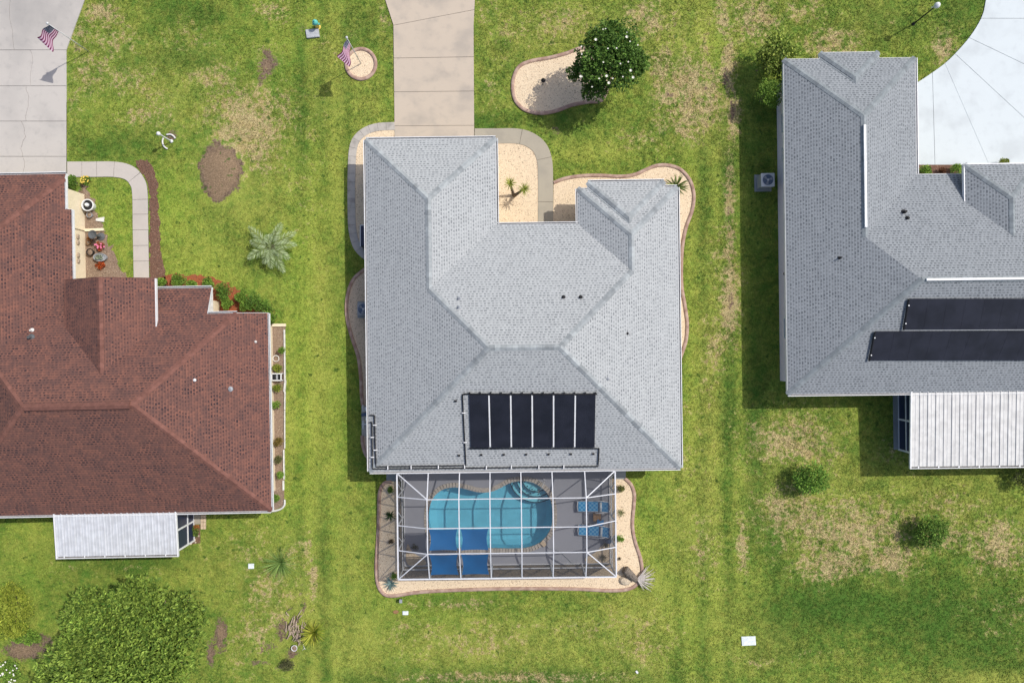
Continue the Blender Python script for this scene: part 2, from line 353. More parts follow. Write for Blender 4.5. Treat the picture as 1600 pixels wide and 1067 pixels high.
SOIL = [(1140,330,7,22,.75),(1142,470,9,40,.7),(1100,135,14,18,.65),(415,925,14,12,.6),(430,900,10,18,.55),(160,55,10,14,.55),(145,170,8,10,.55),(190,120,10,10,.5),(470,920,6,30,.7),(107,140,4,60,.75),(107,230,4,45,.7),(745,130,4,70,.6),(614,120,3,90,.55),(160,250,50,3,.6),(1500,70,4,4,.5),(338,232,20,22,.9),(372,290,14,20,.7),(420,100,22,26,1.0),(408,120,16,20,.9),(418,82,14,14,.8),(268,210,16,16,.9),(440,985,18,30,.9),(455,1020,22,14,.9),(400,1035,28,8,.85),(345,990,14,44,1.1),(330,1020,12,30,1.0),
 (420,1010,30,20,.7),(40,1015,50,22,1.1),(70,1000,24,20,.9),(120,75,8,18,.8),(475,945,8,20,.8),(488,880,5,30,.75),(610,40,8,14,.7),(1134,120,9,40,.8),(1144,175,8,28,1.0),(1126,60,7,25,.7),(1045,150,16,12,.7),(475,45,14,14,.7),(870,205,28,12,.75),(1175,115,22,40,.6),
 (820,200,20,8,.5),(150,395,18,38,1.15),(170,420,26,18,1.0),(145,350,14,40,.9),(128,305,9,30,1.0),(700,935,60,7,.55),(1470,1000,10,8,.0),(1160,840,6,30,.6),(445,1040,24,14,.8)]
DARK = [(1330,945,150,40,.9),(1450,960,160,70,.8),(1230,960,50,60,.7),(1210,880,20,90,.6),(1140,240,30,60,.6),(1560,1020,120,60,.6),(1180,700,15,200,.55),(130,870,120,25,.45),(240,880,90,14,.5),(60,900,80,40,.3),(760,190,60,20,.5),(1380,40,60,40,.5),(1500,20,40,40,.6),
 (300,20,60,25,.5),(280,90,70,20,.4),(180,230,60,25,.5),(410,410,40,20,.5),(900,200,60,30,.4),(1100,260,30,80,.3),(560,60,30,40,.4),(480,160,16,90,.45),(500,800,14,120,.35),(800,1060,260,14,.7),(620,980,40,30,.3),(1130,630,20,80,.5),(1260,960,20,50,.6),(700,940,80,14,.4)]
LUSH = [(480,480,40,220,.9),(300,440,90,60,.8),(270,330,40,70,.9),(190,340,25,60,.7),(500,650,45,160,.9),(180,170,60,30,.4),(500,330,30,130,.6),(900,230,70,30,.5),(1040,600,40,200,.55),(1000,860,50,80,.6),(640,950,90,60,.6),(1080,230,40,90,.4),(1110,80,20,70,.6),(60,870,60,60,.5),(440,760,50,100,.4),(1080,950,90,90,.5),(230,300,30,40,.6),(120,1000,40,60,.5),(440,60,60,60,.4)]
YEL = [(500,560,22,280,.95),(545,880,20,120,.7),(470,960,60,100,.7),(455,640,14,120,.6),(750,1005,190,42,.8),(560,1000,60,60,.75),(1000,960,70,100,.85),(1105,660,20,300,.9),(1065,820,30,150,.7),(1085,330,18,80,.5),(920,235,60,26,.7),(900,60,110,55,.7),(1100,40,20,60,.8),
 (400,300,80,70,.6),(330,400,80,50,.5),(260,140,90,60,.5),(520,110,30,90,.7),(570,180,25,60,.55),(520,250,22,160,.6),(1060,60,60,60,.5),(1110,210,40,50,.8),(80,850,60,30,.5),(330,890,60,40,.6),(380,760,60,60,.4),(1300,760,140,60,.5),(1500,760,90,60,.6),(1560,1060,120,14,.9),(1190,1010,60,40,.5),(1350,50,60,40,.4),(440,870,40,60,.5),(1130,980,50,60,.6)]
def mound_mask(X, Y):
    p = P(344, 268); an = np.arctan2(Y-p.y, X-p.x); rr = 1+.07*np.sin(3*an+1)+.05*np.sin(7*an)+.04*np.sin(11*an+2); d = (((X-p.x)*S/38)**2+((Y-p.y)*S/48)**2)/rr**2
    return 1.0*np.exp(-d**4)+.35*np.exp(-((X-p.x-.1)*S/26)**2-((Y-p.y+.1)*S/36)**2)
def lawn_attr(X, Y):
    px = X*S+800; py = 533.5-Y*S
    stripe = .20*np.sin((px-459)/19*math.pi+.25*np.sin(py/90))*np.exp(-((px-505)/48)**4)*(.6+.4*np.sin(py/140+1)) + .20*np.sin((px-1090)/20*math.pi+.3*np.sin(py/110))*np.exp(-((px-1105)/60)**4)*(py > 230)
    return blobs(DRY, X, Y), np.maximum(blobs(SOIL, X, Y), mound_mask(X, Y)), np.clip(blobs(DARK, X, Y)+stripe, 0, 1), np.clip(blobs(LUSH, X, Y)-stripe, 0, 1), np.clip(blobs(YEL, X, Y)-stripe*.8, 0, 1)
n = N('lawn_grass'); p = n.pos()
def A(nm):
    a = n.new('ShaderNodeAttribute'); a.attribute_name = nm; return a.outputs['Fac']
fine = n.noise(p, 5.0, 7.0, .78, .3); med = n.noise(p, 1.1, 7.0, .72, .5); big = n.noise(p, .25, 4.0, .6); vf = n.noise(p, 16.0, 4.0, .75)
ofs = n.new('ShaderNodeVectorMath', operation='ADD'); n.l(p, ofs.inputs[0]); ofs.inputs[1].default_value = (37, 11, 5); hue = n.noise(ofs.outputs[0], 1.7, 6.0, .7, .3); flk = n.noise(ofs.outputs[0], 9.0, 5.0, .7)
gmix = n.math('ADD', n.math('ADD', n.math('MULTIPLY', fine, .95), n.math('MULTIPLY', med, .75)), n.math('MULTIPLY', big, .35))
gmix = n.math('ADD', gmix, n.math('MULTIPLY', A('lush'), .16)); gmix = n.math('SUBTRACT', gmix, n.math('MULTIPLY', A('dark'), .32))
g = n.mix(n.ramp(gmix, .66, 1.42), (.048, .110, .015), (.345, .420, .070))
g = n.mix(n.math('MULTIPLY', n.ramp(hue, .50, .66), .42), g, (.29, .29, .060))
g = n.mix(n.math('MULTIPLY', n.ramp(hue, .52, .34), .60), g, (.075, .190, .024))
g = n.mix(n.math('MULTIPLY', A('lush'), .30), g, (.205, .345, .030))
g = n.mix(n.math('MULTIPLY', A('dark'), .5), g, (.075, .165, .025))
g = n.mix(n.math('MULTIPLY', A('yel'), n.math('ADD', .26, n.math('MULTIPLY', n.ramp(med, .3, .7), .55))), g, (.40, .41, .085))
fleck = n.math('MULTIPLY', n.ramp(flk, .58, .70), n.math('SUBTRACT', .55, n.math('MULTIPLY', A('dark'), .5)), clampv=True)
g = n.mix(fleck, g, (.46, .44, .16))
nf = n.ramp(fine, .32, .68); nm = n.ramp(med, .30, .70); nf3 = n.ramp(n.noise(ofs.outputs[0], 3.2, 5.0, .7), .34, .66)
dm = n.math('ADD', n.math('MULTIPLY', A('dry'), .80), n.math('ADD', n.math('MULTIPLY', nf, .34), n.math('ADD', n.math('MULTIPLY', nm, .42), n.math('MULTIPLY', nf3, .40))))
straw = n.mix(n.ramp(vf, .3, .7), (.29, .205, .10), (.60, .49, .27))
straw = n.mix(n.math('MULTIPLY', n.ramp(hue, .45, .7), .5), straw, (.47, .33, .15))
c = n.mix(n.math('MULTIPLY', n.ramp(dm, .92, 1.34), .88), g, straw)
sm = n.math('ADD', n.math('MULTIPLY', A('soil'), .95), n.math('ADD', n.math('MULTIPLY', nf, .28), n.math('ADD', n.math('MULTIPLY', nm, .34), n.math('MULTIPLY', nf3, .2))))
soil = n.mix(n.ramp(n.noise(p, 9.0, 5.0, .75), .35, .68), (.085, .055, .044), (.25, .18, .13))
soil = n.mix(n.math('MULTIPLY', n.ramp(n.math('ADD', A('soil'), n.math('MULTIPLY', n.math('SUBTRACT', med, .5), 1.2)), .75, 1.15), .7), soil, n.mix(vf, (.19, .125, .075), (.37, .27, .165)))
c = n.mix(n.ramp(sm, .98, 1.22), c, soil)
weed = n.math('MULTIPLY', n.ramp(n.noise(ofs.outputs[0], 2.4, 3.0, .5), .64, .70), .75); c = n.mix(weed, c, (.045, .105, .016))
c = n.mix(.5, c, n.mix(n.ramp(vf, .28, .72), (.15, .15, .15), (.85, .85, .85)), 'OVERLAY')
c = n.mix(.03, c, (.24, .20, .12))
n.bump(n.math('ADD', n.math('MULTIPLY', vf, .5), fine), .8, .06); M['lawn'] = n.set(c, .95, 0, .1)

# ------------------------------------------------------------------ house frames
TH = {'main': math.radians(.7), 'left': math.radians(1.1), 'right': math.radians(.7)}
def Lc(px, py, z, th):
    p = P(px, py, z); x, y = rot2(p.x, p.y, -th); return Vector((x, y, z))
def W(x, y, th, z=0.0):
    X, Y = rot2(x, y, th); return Vector((X, Y, z))
ZE = 2.55; PT = .417; OV = .62

class House:
    def __init__(s, name, label, th, ctr, hips, rects, shingle_m, caps, wallm, gut='NESW'):
        s.gut = gut; s.th = th; s.hips = hips; s.sm = shingle_m; s.caps = caps; s.wallm = wallm
        loc = W(ctr[0], ctr[1], th)
        s.root = thing(name, label, 'house', loc, th, org=(ctr[0], ctr[1], 0)); s.org = Vector((ctr[0], ctr[1], 0))
        s.roof = None; s.make_roof(rects)
    @staticmethod
    def planes(h):
        x0, x1, y0, y1 = h['r']; z = h.get('z', ZE); p = h.get('p', PT); sides = h.get('sides', 'WESN'); out = []
        if 'W' in sides: out.append((p, 0, z-p*x0))
        if 'E' in sides: out.append((-p, 0, z+p*x1))
        if 'S' in sides: out.append((0, p, z-p*y0))
        if 'N' in sides: out.append((0, -p, z+p*y1))
        return [tuple(round(v, 5) for v in q) for q in out]
    def z(s, x, y):
        best = -9
        for h in s.hips:
            x0, x1, y0, y1 = h['r']
            if h.get('bound', True) and not (x0-1e-6 <= x <= x1+1e-6 and y0-1e-6 <= y <= y1+1e-6): continue
            best = max(best, min(a*x+b*y+c for a, b, c in s.planes(h)))
        return best
    def make_roof(s, rects):
        pl = sorted({q for h in s.hips for q in s.planes(h)})
        lines = set()
        for i in range(len(pl)):
            for j in range(i):
                a, b, c = (pl[i][k]-pl[j][k] for k in range(3))
                if abs(a)+abs(b) > 1e-6:
                    L = math.hypot(a, b); lines.add((round(a/L, 6), round(b/L, 6), round(c/L, 5)))
        for r in rects + [h['r'] for h in s.hips]:
            lines |= {(1, 0, -r[0]), (1, 0, -r[1]), (0, 1, -r[2]), (0, 1, -r[3])}
        cells = [[(r[0], r[2]), (r[1], r[2]), (r[1], r[3]), (r[0], r[3])] for r in rects]
        for a, b, c in lines:
            nx = []
            for q in cells:
                for sg in (1, -1):
                    k = clip(q, a*sg, b*sg, c*sg)
                    if len(k) >= 3 and abs(area(k)) > 1e-5: nx.append(k)
            cells = nx
        bm = bmesh.new()
        for q in cells:
            cx = sum(v[0] for v in q)/len(q); cy = sum(v[1] for v in q)/len(q)
            best = (-9, None)
            for h in s.hips:
                x0, x1, y0, y1 = h['r']
                if h.get('bound', True) and not (x0 <= cx <= x1 and y0 <= cy <= y1): continue
                k = min(((a*cx+b*cy+c), (a, b, c)) for a, b, c in s.planes(h))
                if k[0] > best[0]: best = k
            a, b, c = best[1]
            bm.faces.new([bm.verts.new((x, y, a*x+b*y+c)) for x, y in q])
        bmesh.ops.remove_doubles(bm, verts=bm.verts, dist=2e-3)
        bmesh.ops.dissolve_degenerate(bm, edges=bm.edges, dist=1e-3)
        bmesh.ops.dissolve_limit(bm, angle_limit=math.radians(1.0), verts=bm.verts, edges=bm.edges)
        bmesh.ops.recalc_face_normals(bm, faces=bm.faces)
        for f in bm.faces:
            if f.normal.z < 0: f.normal_flip()
        uvl = bm.loops.layers.uv.new('UVMap')
        for f in bm.faces:
            nn = f.normal; hz = Vector((nn.x, nn.y, 0))
            if hz.length < 1e-4: continue
            hz.normalize(); al = Vector((-hz.y, hz.x, 0)); up = nn.cross(al)
            if up.z < 0: up = -up
            for lp in f.loops: lp[uvl].uv = (lp.vert.co.dot(al)+50, lp.vert.co.dot(up)+50)
        caps = []; bnd = []
        for e in bm.edges:
            if len(e.link_faces) == 2:
                f1, f2 = e.link_faces; d = (e.verts[1].co-e.verts[0].co); c1 = f1.calc_center_median()-e.verts[0].co
                if (f1.normal-f2.normal).length > .1 and c1.dot(f2.normal) < -1e-4 and d.length > .25:
                    caps.append((e.verts[0].co.copy(), e.verts[1].co.copy(), f1.normal.copy(), f2.normal.copy()))
            elif len(e.link_faces) == 1:
                bnd.append((e.verts[0].co.copy(), e.verts[1].co.copy(), e.link_faces[0].calc_center_median()))
        for v in bm.verts: v.co -= s.org
        me = bpy.data.meshes.new('roof'); bm.to_mesh(me); bm.free(); me.materials.append(s.sm)
        s.roof = link(bpy.data.objects.new('roof', me)); s.roof.parent = s.root; ORG[s.roof.name] = s.org
        fb = MB(); gb = MB(); gi = MB()
        for a, b, c in bnd:
            d = (b-a); d.z = 0
            if d.length < .05: continue
            d.normalize(); out = Vector((d.y, -d.x, 0)); m = (a+b)/2
            if out.dot(c-m) > 0: out = -out
            mid = .012
            fb.faces([a+out*.004-Vector((0,0,.004)), b+out*.004-Vector((0,0,.004)), b+out*.004-Vector((0,0,.19)), a+out*.004-Vector((0,0,.19)),
                      a+out*.02-Vector((0,0,.004)), b+out*.02-Vector((0,0,.004)), b+out*.02-Vector((0,0,.19)), a+out*.02-Vector((0,0,.19))],
                     [(0,1,2,3),(7,6,5,4),(0,4,5,1),(3,2,6,7),(0,3,7,4),(1,5,6,2)])
            sd_ = ('E' if out.x > 0 else 'W') if abs(out.x) > .5 else ('N' if out.y > 0 else 'S')
            if abs(a.z-b.z) < .02 and (b-a).length > .6 and sd_ in s.gut:      # gutter on the level eaves
                a2 = a+d*.02; b2 = b-d*.02
                for o_, wd, z_, h_ in ((.100, .034, -.035, .13), (.06, .09, -.095, .012)):
                    (gb if h_ > .1 else gi).bar(a2+out*o_+Vector((0,0,z_)), b2+out*o_+Vector((0,0,z_)), wd, h_)
        fb.build('fascia', M['white'], s.root); 
        if gb.v: g_ = gb.build('gutter', M['white'], s.root); gi.build('gutter_trough', M['gutter_in'], g_)
        # ridge and hip cap shingles, one object each
        for a, b, n1, n2 in caps:
            d = (b-a); L = d.length; d.normalize(); step = .30; k = max(1, int(L/step)); step = L/k
            vs = []
            t1 = n1.cross(d).normalized(); t2 = n2.cross(d).normalized(); nn = (n1+n2).normalized()
            if t1.dot(n2) < 0: t1 = -t1
            if t2.dot(n1) < 0: t2 = -t2
            t1, t2 = -t1, -t2
            if t1.dot(n1+n2) > 0: t1 = -t1
            if t2.dot(n1+n2) > 0: t2 = -t2
            hw = .165
            for u_, lift in ((0, .022), (step*1.04, .010)):
                vs += [d*u_+t1*hw+n1*lift, d*u_+nn*(lift+.012), d*u_+t2*hw+n2*lift, d*u_+t1*hw+n1*.001, d*u_+t2*hw+n2*.001]
            mb = MB().faces(vs, [(0,1,6,5),(1,2,7,6),(3,0,5,8),(2,4,9,7),(0,3,4,2,1),(5,6,7,9,8)])
            meshes = [mesh_only(mb, 'ridge_cap', cm) for cm in s.caps]
            for i in range(k):
                r = random.random(); inst(random.choice(meshes) if r < .6 else meshes[0], 'ridge_cap', s.roof, a+d*step*i)
    def walls(s, boxes, z1=ZE-.18):
        b = MB()
        for x0, x1, y0, y1 in boxes: b.box(((x0+x1)/2, (y0+y1)/2, z1/2), (x1-x0, y1-y0, z1))
        s.wall = b.build('wall', s.wallm, s.root)
    def soffit(s, rects):
        b = MB()
        for x0, x1, y0, y1 in rects: b.poly([(x0, y0, ZE-.17), (x1, y0, ZE-.17), (x1, y1, ZE-.17), (x0, y1, ZE-.17)])
        b.build('soffit', M['white_dirty'], s.root)
    def at(s, px, py, lift=0.0):
        z = ZE+1
        for i in range(30):
            q = Lc(px, py, z, s.th); z = s.z(q.x, q.y)+lift
        return Lc(px, py, z, s.th)
    def window(s, axis, pos, c, wd, z0, z1, sgn, name='window', kind='pane'):
        # axis 'x': wall plane x=pos facing sgn; window spans y
        def bx(mb, u, v, du, dv, depth, out):
            if axis == 'x': mb.box((pos+sgn*out, u, v), (depth, du, dv))
            else: mb.box((u, pos+sgn*out, v), (du, depth, dv))
        zc = (z0+z1)/2; h = z1-z0; f = MB()
        bx(f, c-wd/2, zc, .07, h, .08, .03); bx(f, c+wd/2, zc, .07, h, .08, .03)
        bx(f, c, z0, wd-.07, .07, .10, .04); bx(f, c, z1, wd-.07, .07, .08, .03)
        w_ = f.build(name, M['white'], s.root); p_ = MB(); bx(p_, c, zc, wd-.07, h-.07, .02, .012)
        p_.build(kind, M['glass'] if kind == 'pane' else M['white_dirty'], w_)
        if kind == 'pane': q_ = MB(); bx(q_, c, zc, wd-.07, .035, .03, .02); q_.build('glazing_bar', M['white'], w_)
    def vent(s, px, py, r=.05, h=.3, mat='black', lean=(0, 0)):
        p = s.at(px, py, h); base = Vector((p.x, p.y, s.z(p.x, p.y)))
        b = MB().lathe(base+Vector((0,0,-.03)), [(r*2.6, 0), (r*2.4, .05), (r*1.1, .09), (r, .1), (r, h), (r*.7, h), (r*.7, h-.03)], 12)
        b.build('vent_pipe', M[mat], s.roof)

# main house
mr = [(-8.14, 9.44, -7.25, 6.60), (-8.14, -.77, 6.60, 11.49), (3.80, 9.44, 6.60, 8.60), (4.37, 8.71, 8.60, 8.94)]
main = House('grey_roofed_house', 'central house with light grey shingle hip roof and black solar pool heater', TH['main'], (.65, -.3),
    [{'r': (-8.14, 9.44, -7.25, 6.60)}, {'r': (-8.14, -.77, -2.0, 11.49), 'sides': 'WEN'}, {'r': (3.80, 9.44, -2.0, 8.60), 'sides': 'WEN'}, {'r': (4.37, 8.71, 4.0, 8.94), 'sides': 'WEN'}],
    mr, M['shingle_grey'], CAPS['grey'], M['offwhite'])
main.walls([(-8.14+OV, 9.44-OV, -7.25+OV, 6.60-OV), (-8.14+OV, -.77-OV, 6.60-OV, 11.49-OV), (3.80+OV, 9.44-OV, 6.60-OV, 8.60-OV)])
main.soffit(mr)
main.window('y', 11.49-OV, -4.45, 4.9, .02, 2.15, 1, 'garage_door', 'door_panel')
main.window('y', 8.60-OV, 6.6, 1.8, .9, 2.1, 1); main.window('y', 6.60-OV, 2.6, 1.0, .02, 2.1, 1, 'front_door', 'door_panel')
for yy in (3.5, -1.5, -4.6): main.window('x', 9.44-OV, yy, 1.2, .9, 2.1, 1)
for yy in (8.8, 1.2): main.window('x', -8.14+OV, yy, 1.2, .9, 2.1, -1)
main.window('y', -7.25+OV, 1.0, 3.0, .05, 2.1, -1, 'sliding_door')
for q in ((717, 466), (716.5, 480), (881, 464), (908, 464)): main.vent(*q, r=.045, h=.22, mat='grey_metal' if q[0] < 800 else 'black')
main.vent(981, 521, .03, .12); main.vent(950, 592, .04, .12, 'grey_metal')
# left house
lx0 = -32.2
lr = [(lx0, -16.9, -9.28, 3.36), (-16.9, -13.76, -9.28, 1.87), (lx0, -24.72, 3.36, 7.92), (lx0, -25.0, 7.92, 9.94)]
left = House('brown_roofed_house', 'house with reddish brown shingle roof and cream walls beside grey driveway', TH['left'], (-22.9, -2.0),
    [{'r': (lx0, -13.76, -9.28, 3.36)}, {'r': (lx0, -24.72, -3.0, 9.94), 'sides': 'WEN'}], lr, M['shingle_brown'], CAPS['brown'], M['cream'])
left.walls([(lx0+OV, -16.9-OV, -9.28+OV, 3.36-OV), (-16.9-OV, -13.76-OV, -9.28+OV, 1.87-OV), (lx0+OV, -24.9-OV, 3.36-OV, 9.94-OV)])
left.soffit(lr)
def raised_roof(hs, r, ze, gable, wallm):
    """a higher entry roof that stands over the lower one"""
    x0, x1, y0, y1 = r; cx = (x0+x1)/2; hw = (x1-x0)/2; zr = ze+PT*hw; yf = y1 if gable else y1-hw
    bm = MB(); A0 = (x0, y0, ze); A1 = (x0, y1, ze); B0 = (x1, y0, ze); B1 = (x1, y1, ze); R0 = (cx, y0, zr); R1 = (cx, yf, zr)
    fs = [[A0, R0, R1, A1], [B0, B1, R1, R0]] + ([] if gable else [[A1, R1, B1]])
    b2 = bmesh.new(); uvl = b2.loops.layers.uv.new('UVMap')
    for f in fs:
        k = b2.faces.new([b2.verts.new(Vector(v)) for v in f]); k.normal_update()
        if k.normal.z < 0: k.normal_flip()
    for f in b2.faces:
        nn = f.normal; hz = Vector((nn.x, nn.y, 0)).normalized(); al = Vector((-hz.y, hz.x, 0)); up = nn.cross(al); up = up if up.z > 0 else -up
        for lp in f.loops: lp[uvl].uv = (lp.vert.co.dot(al)+50, lp.vert.co.dot(up)+50)
    for v in b2.verts: v.co -= hs.org
    me = bpy.data.meshes.new('entry_roof'); b2.to_mesh(me); b2.free(); me.materials.append(hs.sm)
    o = link(bpy.data.objects.new('entry_roof', me)); o.parent = hs.root; ORG[o.name] = hs.org
    # side fascias stop where the lower roof rises past them
    f = MB(); f2 = MB()
    for x, sg in ((x0, -1), (x1, 1)):
        ye = y1
        while ye > y0 and hs.z(x, ye) < ze-.02: ye -= .05
        (f2 if gable and sg < 0 else f).bar((x+sg*.02, ye, ze-.08), (x+sg*.02, y1, ze-.08), .05, .19)
    if gable:
        for x, sg in ((x0, -1), (x1, 1)): f2.bar((x, y1+.02, ze-.085), (cx, y1+.02, zr-.085), .03, .18)
    else: f.bar((x0, y1+.02, ze-.08), (x1, y1+.02, ze-.08), .05, .19)
    f.build('entry_fascia', M['white'], hs.root)
    if gable: f2.build('gable_trim', hs.caps[1], hs.root)
    wv = MB(); wv.box((cx, (y0+y1)/2-.25, ze/2-.1), (x1-x0-.9, y1-y0-.5, ze-.2))
    if gable: wv.faces([(x0+.4, y1-.35, ze-.2), (x1-.4, y1-.35, ze-.2), (cx, y1-.35, zr-.15)], [(0, 1, 2)])
    wv.build('entry_wall', wallm, hs.root)
    # caps
    segs = [(Vector(R0), Vector(R1))] + ([] if gable else [(Vector(A1), Vector(R1)), (Vector(B1), Vector(R1))])
    for a, b in segs:
        d = b-a; k = int(d.length/.3); st = d.length/k; d.normalize(); sd = d.cross(Vector((0,0,1))).normalized(); dz = Vector((0,0,-PT*.165*(1 if abs(d.z) < .01 else .72)))
        vs = []
        for u_, lf in ((0, .024), (st*1.04, .012)):
            vs += [d*u_+sd*.165+dz+Vector((0,0,lf)), d*u_+Vector((0,0,lf+.012)), d*u_-sd*.165+dz+Vector((0,0,lf)), d*u_+sd*.165+dz, d*u_-sd*.165+dz]
        mb = MB().faces(vs, [(0,1,6,5),(1,2,7,6),(3,0,5,8),(2,4,9,7),(0,3,4,2,1),(5,6,7,9,8)])
        ms = [mesh_only(mb, 'ridge_cap', c_) for c_ in hs.caps]
        for i in range(k):
            q = a+d*st*(i+.5)
            if q.z > hs.z(q.x, q.y)-.02: inst(random.choice(ms), 'ridge_cap', o, a+d*st*i)
raised_roof(left, (-24.58, -19.62, -1.6, 3.85), 3.46, True, M['cream'])
vb = MB(); ra = left.at(38, 634, .03); rb = left.at(203, 632, .03); ra.z = rb.z = left.z(-23, -2.96)+.05; ra.y = rb.y = -2.96
vb.faces([ra+Vector((0,.19,-.07)), rb+Vector((0,.19,-.07)), rb+Vector((0,.19,.0)), ra+Vector((0,.19,.0)), ra+Vector((0,0,.06)), rb+Vector((0,0,.06)), rb+Vector((0,-.19,.0)), ra+Vector((0,-.19,.0)), ra+Vector((0,-.19,-.07)), rb+Vector((0,-.19,-.07))],
    [(0,3,2,1),(3,4,5,2),(4,7,6,5),(7,8,9,6),(0,8,7,4,3),(1,2,5,6,9)]); vb.build('ridge_vent', CAPS['brown'][1], left.roof)
left.vent(43, 527, .075, .3, 'bath'); left.vent(46, 516, .05, .2, 'white_dirty'); left.vent(302, 594, .035, .15, 'white'); left.vent(358, 608, .06, .15, 'grey_metal'); left.vent(398, 534, .03, .12, 'white_dirty')
for yy in (-1.2, -5.6): left.window('x', -13.76-OV, yy, 1.3, .9, 2.1, 1)
for yy in (5.41, 6.5):   # round wall ornaments in two pairs
    for dy in (-.17, .17):
        MB().lathe((-24.9-OV+.06, yy+dy, .80), [(.01, -.1), (.13, -.08), (.15, .0), (.13, .08), (.01, .1)], 14, .45, 1).build('wall_ornament', M['deadwood'], left.root)
# downspout and its extension along the ground
b = MB(); b.bar((-24.9-OV+.05, 7.15, .12), (-24.9-OV+.05, 7.15, 2.3), .09, .07); b.bar((-24.9-OV+.05, 7.15, .1), (-24.35, 7.18, .1), .16, .1)
b.build('downspout', M['cream'], left.root)
# right house
rx1 = 40.0
rr = [(15.52, rx1, -3.17, 9.15), (15.52, 22.95, 9.15, 15.73), (17.57, 20.9, 15.73, 16.08)]
right = House('slate_roofed_house', 'house with dark grey shingle roof and pale lilac wall beside white driveway', TH['right'], (27.0, 3.0),
    [{'r': (15.52, rx1, -3.17, 9.15)}, {'r': (15.52, 22.95, 1.2, 15.73), 'sides': 'WEN'}, {'r': (17.57, 20.9, 12.0, 16.08), 'sides': 'WEN'}],
    rr, M['shingle_slate'], CAPS['slate'], M['lilac'], 'ES')
right.walls([(15.52+.56, rx1-OV, -3.17+OV, 9.15-OV), (15.52+.56, 22.95-OV, 9.15-OV, 15.73-OV)]); right.soffit(rr)
raised_roof(right, (25.2, 29.28, 5.2, 9.5), 3.26, False, M['lilac'])
for a, b_ in (((1347, 196), (1349, 356)), ((1446, 437.5), (1640, 434.5))):
    qa = right.at(*a); qb = right.at(*b_)
    if abs(qa.x-qb.x) < 1: qa.x = qb.x = (15.52+22.95)/2; zz = right.z(qa.x, 11)
    else: qa.y = qb.y = 2.99; zz = right.z(25, 2.99)
    qa.z = qb.z = zz+.06; v = MB(); v.bar(qa, qb, .14, .09); v.build('ridge_vent', M['white'], right.roof, bevel=.02)
right.vent(1417, 330, .06, .3); right.vent(1421, 340, .05, .2); right.vent(1316, 402, .035, .3)
for yy, wd in ((5.35, .8), (0.6, 1.2), (12.6, 1.2)): right.window('x', 15.52+.56, yy, wd, 1.2 if wd < 1 else .9, 2.1, -1)
right.window('x', 22.95-OV, 12.0, 4.9, .02, 2.1, 1, 'garage_door', 'door_panel')
b = MB(); q = 15.52+.56; b.lathe((q-.12, 3.75, 1.2), [(.02, 0), (.1, .04), (.12, .3), (.06, .42), (.01, .46)], 12); b.build('wall_lantern', M['black'], right.root)
b = MB(); yy = 10.75
for i in range(7): b.box((q-.05-.05*(i % 2), yy-.35+.11*i, 1.1+.22*(i % 4)), (.10, .07, .25+.1*(i % 3)))
b.box((q-.06, yy, 1.0), (.12, .8, .06)); b.build('utility_meter', M['light_metal'], right.root)
FOOT = []
for hs, rs in ((main, mr), (left, lr), (right, rr)):
    for x0, x1, y0, y1 in rs: FOOT.append([W(x, y, hs.th).to_2d() for x, y in ((x0+.5, y0+.5), (x1-.5, y0+.5), (x1-.5, y1-.5), (x0+.5, y1-.5))])

# ------------------------------------------------------------------ paved ground
BLOCK = []      # polygons the grass keeps off
def slabs(name, label, outline, cuts, mat, top=.05, gap=.022, cat='driveway'):
    """a slab set: outline cut by lines (each two points) into separate concrete pieces"""
    BLOCK.append(outline); c = sum(outline, Vector((0, 0)))/len(outline)
    root = thing(name, label, cat, (c.x, c.y, 0), kind='structure')
    MB().prism([p for p in outline], -.05, top-.028).build('joint_bed', M['crack'], root)
    polys = [[(p.x, p.y) for p in outline]]
    for p, q in cuts:
        a = -(q.y-p.y); b = (q.x-p.x); L = math.hypot(a, b); a /= L; b /= L; k = -(a*p.x+b*p.y); nx = []
        for pl in polys:
            u = clip(pl, a, b, k-gap/2); v = clip(pl, -a, -b, -k-gap/2)
            u = u if len(u) > 2 and abs(area(u)) > .02 else None; v = v if len(v) > 2 and abs(area(v)) > .02 else None
            if u: nx.append(u)
            if v: nx.append(v)
        polys = nx
    for pl in polys: MB().prism(pl, -.05, top+random.uniform(-.004, .004)).build('slab', mat, root)
    return root
def seg(a, b): return (P(*a).to_2d(), P(*b).to_2d())
# centre driveway
slabs('driveway', 'tan concrete driveway leading to the central grey roofed house', G([(588,-60),(602,0),(615,40),(617,226),(741,226),(740,40),(742,0),(752,-60)]),
      [seg((600,43.5),(750,14.5)), seg((600,92),(750,89.5)), seg((600,144.5),(750,143)), seg((600,197.5),(750,196.5))], M['conc_tan'])
